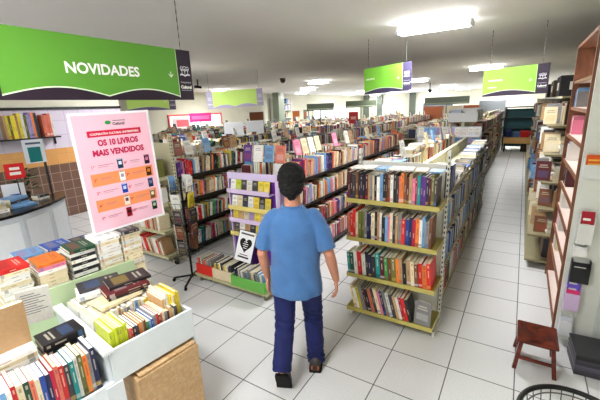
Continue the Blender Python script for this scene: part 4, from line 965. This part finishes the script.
board_notice('pink_wall_poster', 'pink and white poster on the left window', (XL+.07, 11.6, .9), pi/2, 1.2, 1.05, lin((246, 232, 234)), [(.05, .95, .05, .5, lin((240, 170, 176))), (.2, .8, .6, .9, lin((236, 120, 130)))])
# fire extinguisher
t = thing('fire_extinguisher', 'red fire extinguisher hanging on the cream wall behind the poster', 'extinguisher', (XL+.12, 9.6, 1.0))
mb = MB(); mb.tube([(0, 0, 0), (0, 0, .02), (0, 0, .42), (0, 0, .5), (0, 0, .54)], .1, lin((200, 30, 30)), 16, rs=[.08, .1, .1, .06, .03]); mb.build('cylinder_body', M_GLOSS, t, smooth=True)
mb = MB(); mb.box((-.03, -.03, .54), (.03, .03, .6), BLACK); mb.tube([(0, 0, .58), (.02, -.14, .5), (.02, -.15, .2)], .012, BLACK, 6); mb.build('valve_hose', M_MATTE, t)
# cameras on the ceiling
t = thing('dome_camera', 'small black dome security camera on the ceiling', 'camera', (-7.0, 10.2, ZC)); mb = MB(); mb.tube([(0, 0, -.001), (0, 0, -.06)], .1, lin((60, 60, 60)), 20); mb.build('mount', M_PAINT, t)
mb = MB(); mb.ell((0, 0, -.07), (.09, .09, .09), lin((14, 14, 16)), 20, 12); mb.build('dome', M_GLOSS, t, smooth=True)
t = thing('bullet_camera', 'black bullet security camera by the pale green sign', 'camera', (-8.7, 8.0, ZC)); mb = MB(); mb.tube([(0, 0, -.001), (0, 0, -.2)], .02, BLACK, 8); mb.build('mount', M_PAINT, t)
mb = MB(); mb.tube([(-.05, -.1, -.22), (.03, .1, -.24)], .04, BLACK, 12); mb.build('housing', M_GLOSS, t)
t = thing('pole_camera', 'black camera hanging from the ceiling over the far rows', 'camera', (-4.2, 19.3, ZC)); mb = MB(); mb.tube([(0, 0, -.001), (0, 0, -.35)], .02, BLACK, 8); mb.build('mount', M_PAINT, t)
mb = MB(); mb.ell((0, 0, -.4), (.1, .1, .09), BLACK); mb.build('dome', M_GLOSS, t)
t = thing('card_display', 'wide white card display standing at the far end of the central bookcase', 'display rack', (-1.35, 8.3, 0)); O = t.location.copy()
mb = MB(); mb.box((-2.05, 8.32, .1), (-.72, 8.36, 1.62), lin((206, 210, 214))); mb.build('back_panel', M_PAINT, t, O)
for x in (-2.05, -.76): mb = MB(); mb.box((x, 8.2, 0), (x+.04, 8.40, .1), GREY); mb.build('foot', M_PAINT, t, O)
for z in (.95, 1.18, 1.40): mb = MB(); mb.box((-2.03, 8.24, z), (-.74, 8.319, z+.02), lin((196, 200, 204))); mb.box((-2.03, 8.232, z), (-.74, 8.24, z+.05), lin((230, 232, 234))); mb.build('ledge', M_PAINT, t, O)
for i, z in enumerate((.971, 1.201, 1.421)):
    for k in range(10): face_out((-2.0+k*.127, 8.27, z), (1, 0, 0), V((0, .15, 1)).normalized(), .006, .115, .19, random.choice(['white', 'white', 'white', 'light blue', 'grey', 'cream', 'lilac']), f'{["low", "middle", "top"][i]} ledge of the white card display', '', k+1)
# document trays on top of central rows
for k, y in enumerate((8.75, 9.25, 9.75)):
    t = thing('magazine_holder', f'white magazine holder on the second central row, {ORD[k]} of three', 'holder', (-1.15, y, 1.701), 0, 'white magazine holders')
    mb = MB()
    for a, b in (((-.3, -.12, 0), (.3, .12, .01)), ((-.3, -.12, .01), (.3, -.11, .2)), ((-.3, .11, .01), (.3, .12, .28)), ((-.3, -.11, .01), (-.29, .11, .24)), ((.29, -.11, .01), (.3, .11, .24)), ((-.01, -.11, .01), (0, .11, .22))): mb.box(a, b, lin((220, 222, 222)))
    mb.build('holder_body', M_PAINT, t)
    mb = MB(); mb.box((-.27, -.08, .012), (-.04, .08, .26), lin((196, 204, 216))); mb.box((.03, -.08, .012), (.27, .08, .27), lin((226, 226, 222))); mb.build('papers', M_PAGE, t)

# ------------------------------------------------------------------ the man
def solidify(mb, name, mat, parent, voxel=.006, smooth=6, disp=None):
    ob = mb.build(name, mat)
    r = ob.modifiers.new('r', 'REMESH'); r.mode = 'VOXEL'; r.voxel_size = voxel; r.use_smooth_shade = True
    s = ob.modifiers.new('s', 'SMOOTH'); s.factor = .5; s.iterations = smooth
    dg = bpy.context.evaluated_depsgraph_get(); dg.update()
    me = bpy.data.meshes.new_from_object(ob.evaluated_get(dg)); bpy.data.objects.remove(ob)
    if disp:
        me.calc_loop_triangles()
        ns = [v.normal.copy() for v in me.vertices]
        for v, n in zip(me.vertices, ns): v.co += n*disp(v.co)
    me.materials.clear(); me.materials.append(mat); me.polygons.foreach_set('use_smooth', [True]*len(me.polygons))
    o = bpy.data.objects.new(name, me); C.objects.link(o)
    if parent: o.parent = parent
    return o
def loftz(mb, rings, col=WHITE, n=24):
    """rings: (cx, cy, z, rx, ry) horizontal ellipses"""
    base = len(mb.v)
    for cx, cy, z, rx, ry in rings:
        for k in range(n): a = 2*pi*k/n; mb.v.append((cx+rx*cos(a), cy+ry*sin(a), z))
    for i in range(len(rings)-1):
        for k in range(n): a = base+i*n+k; b = base+i*n+(k+1) % n; mb.f.append((a, b, b+n, a+n)); mb.c.append(col); mb.m.append(0)
    mb.f.append(tuple(base+k for k in reversed(range(n)))); mb.c.append(col); mb.m.append(0)
    e = base+(len(rings)-1)*n; mb.f.append(tuple(e+k for k in range(n))); mb.c.append(col); mb.m.append(0)
def limb(mb, pts, rs, n=16):
    mb.tube(pts, 0, WHITE, n, rs=rs)
    for p, r in zip(pts, rs):
        rr = min(r) if isinstance(r, tuple) else r; mb.ell(p, (rr, rr, rr), WHITE, 14, 8)
def man():
    M_SKIN = plain_mat('skin', (190, 132, 108), .55, .06, 8)
    M_HAIR = plain_mat('black_hair', (8, 7, 7), .95, .3, 60, .3)
    M_SHIRT = plain_mat('blue_cotton', (66, 108, 158), .9, .07, 14, .15, sheen=.2)
    M_JEANS = plain_mat('dark_denim', (16, 26, 84), .85, .22, 9, .3)
    M_SHOE = plain_mat('shoe_leather', (44, 38, 36), .5, .2, 20)
    # joints
    SH_ = {s: V((s*.168, 0, 1.375)) for s in (-1, 1)}
    EL = {-1: V((-.245, -.035, 1.09)), 1: V((.262, -.045, 1.095))}
    WR = {-1: V((-.240, .06, .845)), 1: V((.305, .045, .845))}
    HP = {s: V((s*.092, 0, .88)) for s in (-1, 1)}
    KN = {-1: V((-.105, -.01, .49)), 1: V((.105, .14, .48))}
    AN = {-1: V((-.105, -.215, .215)), 1: V((.12, .105, .09))}
    mb = MB()
    # torso and neck core
    loftz(mb, [(0, 0, .84, .13, .10), (0, 0, .95, .145, .105), (0, 0, 1.08, .14, .10), (0, 0, 1.25, .155, .095), (0, 0, 1.34, .145, .078), (0, -.005, 1.40, .095, .06), (0, -.005, 1.45, .062, .06), (0, .01, 1.53, .056, .058)])
    # head
    mb.ell((0, .02, 1.635), (.076, .096, .108), WHITE, 24, 18)
    mb.ell((0, .055, 1.585), (.056, .062, .066), WHITE, 20, 14)             # jaw
    limb(mb, [(0, .118, 1.625), (0, .134, 1.595)], [.010, .014])            # nose
    mb.ell((0, .112, 1.655), (.05, .012, .010), WHITE)                       # brow
    mb.ell((0, .113, 1.562), (.024, .010, .006), WHITE); mb.ell((0, .112, 1.55), (.022, .010, .006), WHITE)
    for s in (-1, 1):
        mb.ell((s*.079, .018, 1.615), (.012, .020, .032), WHITE, 14, 10)      # ears
        limb(mb, [SH_[s]-V((s*.02, 0, 0)), SH_[s]*.5+EL[s]*.5, EL[s], EL[s]*.65+WR[s]*.35, WR[s]], [.042, .042, .040, .040, .027])
        limb(mb, [HP[s], HP[s]*.5+KN[s]*.5, KN[s], KN[s]*.6+AN[s]*.4, AN[s]], [.078, .07, .052, .048, .036])
        d = (AN[s]-KN[s]).normalized()
        f = V((0, .12, -.06)) if s > 0 else V((0, .0, -.05)); limb(mb, [AN[s], AN[s]+f], [.034, .026])
        # hand
        w = WR[s]; hd = V((s*.02, .10, -1)).normalized(); fw = V((0, 1, .10)).normalized(); pal = hd.cross(fw)  # palm thin axis
        pal = V((s, 0, 0)); 
        for q in range(4):
            k = w+hd*.088+fw*(.030-.020*q)
            limb(mb, [w+hd*.015+fw*(.014-.010*q), k], [.014, .0125], 10)
            L = (.040, .046, .043, .034)[q]
            p1 = k+(hd*.95+fw*.05-pal*.22)*L; p2 = p1+(hd*.80+fw*.18-pal*.45)*L*.75; p3 = p2+(hd*.55+fw*.22-pal*.65)*L*.55
            limb(mb, [k, p1, p2, p3], [.0098, .0088, .008, .0065], 10)
        b = w+hd*.025+fw*.022; p1 = b+(hd*.6+fw*.75-pal*.15).normalized()*.036; p2 = p1+(hd*.85+fw*.45-pal*.25).normalized()*.030; p3 = p2+(hd*.95+fw*.15-pal*.3).normalized()*.022
        limb(mb, [b, p1, p2, p3], [.014, .011, .0095, .0075], 10)
    body = solidify(mb, 'person', M_SKIN, None, .005, 3)
    # eyes
    for s in (-1, 1):
        mb = MB(); mb.ell((s*.032, .108, 1.635), (.013, .009, .008), lin((236, 232, 226)), 14, 10); mb.ell((s*.032, .1155, 1.635), (.006, .003, .006), BLACK, 10, 8); mb.build('eye', M_GLOSS, body, smooth=True)
    # hair
    mb = MB(); mb.ell((0, -.002, 1.668), (.100, .112, .102), WHITE, 28, 20); mb.ell((0, -.028, 1.612), (.092, .082, .092), WHITE, 24, 16)
    limb(mb, [(0, -.042, 1.60), (0, -.038, 1.545)], [.062, .046])
    mb.ell((0, .085, 1.72), (.06, .04, .03), WHITE)
    h = solidify(mb, 'hair', M_HAIR, body, .006, 3, lambda p: .006*mnoise.noise(p*55)+.006*mnoise.noise(p*22))
    # shirt
    mb = MB()
    loftz(mb, [(0, -.005, .755, .200, .135), (0, -.005, .82, .198, .136), (0, -.005, .95, .190, .130), (0, -.005, 1.06, .186, .126), (0, -.01, 1.18, .192, .125), (0, -.012, 1.28, .196, .120), (0, -.012, 1.34, .190, .106), (0, -.010, 1.395, .150, .086), (0, -.006, 1.432, .105, .073), (0, -.004, 1.457, .078, .070)], n=32)
    for s in (-1, 1):
        e = SH_[s]*.12+EL[s]*.88
        limb(mb, [SH_[s]-V((s*.03, .0, .012)), SH_[s]*.6+EL[s]*.4+V((s*.004, 0, 0))], [.070, .068])
        mb.tube([SH_[s]-V((s*.02, .0, .02)), SH_[s]*.55+EL[s]*.45, e], 0, WHITE, 20, rs=[.070, .068, .066])
    def folds(p):
        r = .0
        if p.z < 1.3: r += .006*sin(p.x*34+p.z*9+3*mnoise.noise(p*5))*min(1, (1.3-p.z)*2.5)
        return r+.007*mnoise.noise(p*8)+.003*mnoise.noise(p*20)
    solidify(mb, 'tshirt', M_SHIRT, body, .0065, 5, folds)
    # sleeve hems and collar
    mb = MB(); mb.ring((0, -.004, 1.457), .069, .006, WHITE, 36, 8); mb.build('collar', M_SHIRT, body, smooth=True)
    # jeans
    mb = MB()
    loftz(mb, [(0, 0, .78, .165, .118), (0, 0, .84, .170, .118), (0, 0, .93, .158, .110), (0, 0, .96, .155, .108)], n=28)
    for s in (-1, 1):
        a = HP[s]; k = KN[s]; n = AN[s]; d = (n-k)
        limb(mb, [a+V((s*.004, 0, -.04)), a*.55+k*.45, k+V((0, 0, .02))], [.098, .090, .079])
        limb(mb, [k+V((0, 0, .02)), k*.5+n*.5], [.079, .075])
        mb.tube([k, k*.5+n*.5, n-d.normalized()*.04, n+d.normalized()*(.035 if s > 0 else .02)], 0, WHITE, 20, rs=[.076, .075, .072, .074])
    def jf(p):
        r = .006*mnoise.noise(p*10)+.003*mnoise.noise(p*26)
        if p.z < .32: r += .007*sin(p.z*150+6*mnoise.noise(p*7))*(1-p.z/.32)
        if .42 < p.z < .56: r += .004*sin(p.z*120+p.x*30)
        return r
    solidify(mb, 'jeans', M_JEANS, body, .0065, 5, jf)
    # shoes
    for s in (-1, 1):
        sh = MB(); prof = [(-.105, .034, .045), (-.09, .040, .075), (-.04, .042, .088), (.02, .043, .075), (.08, .048, .055), (.13, .044, .042), (.165, .026, .028)]
        pitch = -.62 if s < 0 else 0.0; R_ = Matrix.Rotation(pitch, 3, 'X') if s < 0 else Matrix.Identity(3)
        base = V((AN[s].x, AN[s].y+(.01 if s > 0 else -.06), 0))
        def P(x, y, z):
            p = V((x, y, z))
            if s < 0:
                q = p-V((0, .10, 0)); q = Matrix.Rotation(-1.12, 3, 'X') @ q; p = q+V((0, .10, .004))
            return base+p
        up = MB(); n = 18; b0 = 0
        for y, w, h in prof:
            for k in range(n):
                a = 2*pi*k/n; w *= 1.0; up.v.append(tuple(P(w*1.15*cos(a), y, .018+max(0, (h*.5+h*.5*sin(a)))*1.35)))
        for i in range(len(prof)-1):
            for k in range(n): a = i*n+k; b = i*n+(k+1) % n; up.f.append((a, b, b+n, a+n)); up.c.append(WHITE); up.m.append(0)
        up.f.append(tuple(reversed(range(n)))); up.c.append(WHITE); up.m.append(0); e = (len(prof)-1)*n; up.f.append(tuple(e+k for k in range(n))); up.c.append(WHITE); up.m.append(0)
        so = up.build('shoe', M_SHOE, body, smooth=True)
        sl = MB(); top = []; bt = []
        for y, w, h in prof: top.append((w*1.15+.006, y))
        pl = [(w, y) for w, y in top]+[(-w, y) for w, y in reversed(top)]
        nn = len(pl); sl.v += [tuple(P(x, y, 0)) for x, y in pl]+[tuple(P(x, y, .022)) for x, y in pl]
        sl.f.append(tuple(reversed(range(nn)))); sl.f.append(tuple(range(nn, 2*nn)))
        for k in range(nn): sl.f.append((k, (k+1) % nn, nn+(k+1) % nn, nn+k))
        sl.c += [lin((26, 22, 22))]*len(sl.f); sl.m += [0]*len(sl.f)
        sl.build('sole', M_MATTE, so)
        for q in (-1, 1):
            st = MB(); st.face([P(q*.028-.006, -.1075, .03), P(q*.028+.006, -.1075, .03), P(q*.024+.006, -.106, .07), P(q*.024-.006, -.106, .07)], lin((170, 96, 66)))
            st.build('heel_stripe', M_MATTE, so)
    body.location = (-1.365, 2.035, 0); body.rotation_euler = (0, 0, .42)
    tag(body, 'person in a blue t-shirt and dark jeans walking away down the aisle', 'person')
    return body
man()

# ------------------------------------------------------------------ books: build
def cover_geo(mb, S, o, art=True):
    ex, ey, ez, t, d, h = S['ex'], S['ey'], S['ez'], S['t'], S['d'], S['h']; c = S['c']; b = min(.0018, t*.15)
    mb.obox(o, ex*t, ey*b, ez*h, c); mb.obox(o+ey*b, ex*b, ey*(d-b), ez*h, c); mb.obox(o+ey*b+ex*(t-b), ex*b, ey*(d-b), ez*h, c)
    decorate(mb, S, o)
def decorate(mb, S, o, far=False):
    ex, ey, ez, t, d, h = S['ex'], S['ey'], S['ez'], S['t'], S['d'], S['h']; c = S['c']; r = S['bands']
    lum = c[0]*.3+c[1]*.6+c[2]*.1
    k = lin((236, 228, 206)) if lum < .22 else lin(((60, 40, 50), (150, 30, 40), (30, 40, 90), (40, 40, 40))[int(r*40) % 4])
    k2 = lin(((200, 170, 70), (225, 225, 225), (190, 60, 50), (60, 110, 170), (30, 30, 34))[int(r*97) % 5])
    mixc = lambda q, f: tuple(q[i]*f+c[i]*(1-f) for i in range(3))
    k = mixc(k, .45); k2 = mixc(k2, .5)
    e = ey*-.0006
    def q(u0, u1, v0, v1, col):
        p = o+e; a = p+ex*t*u0+ez*h*v0; bb = p+ex*t*u1+ez*h*v0; cc = p+ex*t*u1+ez*h*v1; dd = p+ex*t*u0+ez*h*v1
        mb.face([a, bb, cc, dd] if ex.cross(ez).dot(ey) < 0 else [dd, cc, bb, a], col)
    q(.38, .62, .30+.2*r, .46+.34*r, k)
    if r > .35: q(.02, .98, .06, .12+.06*r, k2)
    if r > .6: q(.30, .7, .84, .93, k)
    if not far and S['art']:
        # front-cover art on the +thickness side
        nrm = ex; p0 = o+ex*(t+.0007)
        def a(u0, u1, v0, v1, col):
            P = [p0+ey*d*u0+ez*h*v0, p0+ey*d*u1+ez*h*v0, p0+ey*d*u1+ez*h*v1, p0+ey*d*u0+ez*h*v1]
            mb.face(P if ey.cross(ez).dot(ex) > 0 else P[::-1], col)
        if S['art'] == 'lines':
            for i in range(9): a(.12, .55+.33*((i*7) % 5)/4, .86-.07*i, .88-.07*i, lin((110, 110, 116)))
        elif S['art'] == 'stripes':
            for i in range(4): a(.08, .92, .1+.22*i, .2+.22*i, lin((206, 40, 50)))
        else:
            a(.14, .86, .12+.1*r, .50, mixc(k2, .5)); a(.18, .82, .66, .71, k); a(.24, .76, .76, .82, k)
def page_geo(mb, S, o, mi=0):
    ex, ey, ez, t, d, h = S['ex'], S['ey'], S['ez'], S['t'], S['d'], S['h']; b = min(.0018, t*.15)
    mb.obox(o+ex*b+ey*b+ez*.003, ex*(t-2*b), ey*(d-b-.003), ez*(h-.006), S['pg'], mi)
def simple_geo(mb, S):
    ex, ey, ez, t, d, h, o = S['ex'], S['ey'], S['ez'], S['t'], S['d'], S['h'], S['o']; X, Y, Z = ex*t, ey*d, ez*h
    n = len(mb.v); p = [o, o+X, o+X+Y, o+Y, o+Z, o+X+Z, o+X+Y+Z, o+Y+Z]; mb.v += [tuple(v) for v in p]
    flip = X.cross(Y).dot(Z) < 0
    for f, c, m in (((4, 5, 6, 7), S['pg'], 1), ((0, 1, 5, 4), S['c'], 0), ((1, 2, 6, 5), S['c'], 0), ((2, 3, 7, 6), S['pg'], 1), ((3, 0, 4, 7), S['c'], 0), ((0, 3, 2, 1), S['pg'], 1)):
        mb.f.append(tuple(n+i for i in (f[::-1] if flip else f))); mb.c.append(c); mb.m.append(m)
    decorate(mb, S, o, S['far'] and not S['art'])
def fix_spec(S):   # orthonormal frame
    ez = S['ez'].normalized(); ex = (S['ex']-ez*S['ex'].dot(ez)).normalized(); ey = S['ey']-ez*S['ey'].dot(ez)-ex*S['ey'].dot(ex); ey.normalize()
    S['ex'], S['ey'], S['ez'] = ex, ey, ez
for S in SPECS: fix_spec(S)
# visibility from the camera decides which 300 are individual
bpy.context.view_layer.update()
verts = []; polys = []; owner = []
for ob in bpy.data.objects:
    if ob.type != 'MESH' or ob.name.startswith(('ceiling', 'floor', 'near_pane', 'far_pane')): continue
    n = len(verts); mw = ob.matrix_world; verts += [mw @ v.co for v in ob.data.vertices]
    for p in ob.data.polygons: polys.append([n+i for i in p.vertices]); owner.append(-1)
for i, S in enumerate(SPECS):
    X, Y, Z, o = S['ex']*S['t'], S['ey']*S['d'], S['ez']*S['h'], S['o']; n = len(verts); verts += [o, o+X, o+X+Y, o+Y, o+Z, o+X+Z, o+X+Y+Z, o+Y+Z]
    for f in ((0, 3, 2, 1), (4, 5, 6, 7), (0, 1, 5, 4), (1, 2, 6, 5), (2, 3, 7, 6), (3, 0, 4, 7)): polys.append([n+j for j in f]); owner.append(i)
bvh = BVHTree.FromPolygons(verts, polys)
for i, S in enumerate(SPECS):
    X, Y, Z, o = S['ex']*S['t'], S['ey']*S['d'], S['ez']*S['h'], S['o']
    area = 0
    for n, c, A in ((-S['ey'], o, (X, Z)), (S['ez'], o+Z, (X, Y)), (S['ex'], o+X, (Y, Z)), (-S['ex'], o, (Y, Z))):
        ctr = c+A[0]*.5+A[1]*.5
        if n.dot(CAM-ctr) <= 0: continue
        hits = 0; tot = 0
        pr = proj(ctr)
        if not pr or not (-8 < pr[0] < 608 and -8 < pr[1] < 408) or pr[2] > 16: continue
        for u, v in ((.5, .5), (.5, .88), (.5, .12), (.15, .7), (.85, .7)):
            pt = c+A[0]*u+A[1]*v; d = pt-CAM; L = d.length
            hit = bvh.ray_cast(CAM, d/L, L+.05); tot += 1
            q = proj(pt)
            if q and 0 < q[0] < 600 and 0 < q[1] < 400 and hit[2] is not None and owner[hit[2]] == i: hits += 1
        area += A[0].length*A[1].length*abs(n.dot((CAM-ctr).normalized()))*(FPX/pr[2])**2*hits/5
    S['area'] = area
LIM = {'book': 300, 'booklet': 60, 'magazine': 60}
chosen = set()
for kd, lim in LIM.items():
    c = sorted([i for i, S in enumerate(SPECS) if S['kind'] == kd and S['area'] > .8], key=lambda i: -SPECS[i]['area'])[:lim]; chosen |= set(c)
print('SPECS', len(SPECS), 'individual', len(chosen), 'smallest', min(SPECS[i]['area'] for i in chosen))
HOW = {'book': 'book', 'booklet': 'booklet', 'magazine': 'magazine'}
seen = {}
for i in sorted(chosen):
    S = SPECS[i]; mb = MB(); cover_geo(mb, S, S['o']); nm = {'book': 'book', 'booklet': 'booklet', 'magazine': 'magazine'}[S['kind']]
    o = mb.build(nm, M_COVER, origin=S['o'])
    mb = MB(); page_geo(mb, S, S['o']); mb.build('page_block', M_PAGE, o, S['o'])
    flat = 'stack' in S['row'] or 'pile' in S['row']
    vert = abs(S['ez'].z) < .5
    base = f"{S['cn']} {nm}, {ordn(S['n'])} from the {'top' if vert and 'loose books' not in S['row'] else ('bottom' if 'rack' in S['row'] else 'left')}"
    w = S['where']
    if 'rack' in S['row']: lab = f"{base}, on the {w} the rotating rack"
    elif w: lab = f"{base}, {S['row']}, {w}"
    else: lab = f"{base}, {S['row']}"
    if S['n'] == 1 and 'standing' in S['row'] and w and 'cover outward' not in S['row']: lab = f"{S['row']}, {w}"
    words = lab.replace('flat stack, ', '').split() if len(lab.split()) > 16 else lab.split()
    if len(words) > 16: words = [q for q in words if q not in ('the', 'of')]
    lab = ' '.join(words[:16])
    if lab in seen: print('DUP', lab)
    seen[lab] = 1
    tag(o, lab, nm, f"{nm}s, {S['row']}, {w}".rstrip(', '))
mb = MB()
for i, S in enumerate(SPECS):
    if i not in chosen: simple_geo(mb, S)
o = mb.build('shelved_books', [M_COVER, M_PAGE])
tag(o, 'remaining books filling the shelves and tops of all the bookcase rows', 'books', kind='stuff')

# ------------------------------------------------------------------ world and look
w = bpy.data.worlds.new('world'); bpy.context.scene.world = w; w.use_nodes = True
w.node_tree.nodes['Background'].inputs[0].default_value = (.9, .95, 1, 1); w.node_tree.nodes['Background'].inputs[1].default_value = .3
sc = bpy.context.scene
sc.view_settings.view_transform = 'Standard'; sc.view_settings.look = 'None'; sc.view_settings.exposure = .08; sc.view_settings.gamma = .94
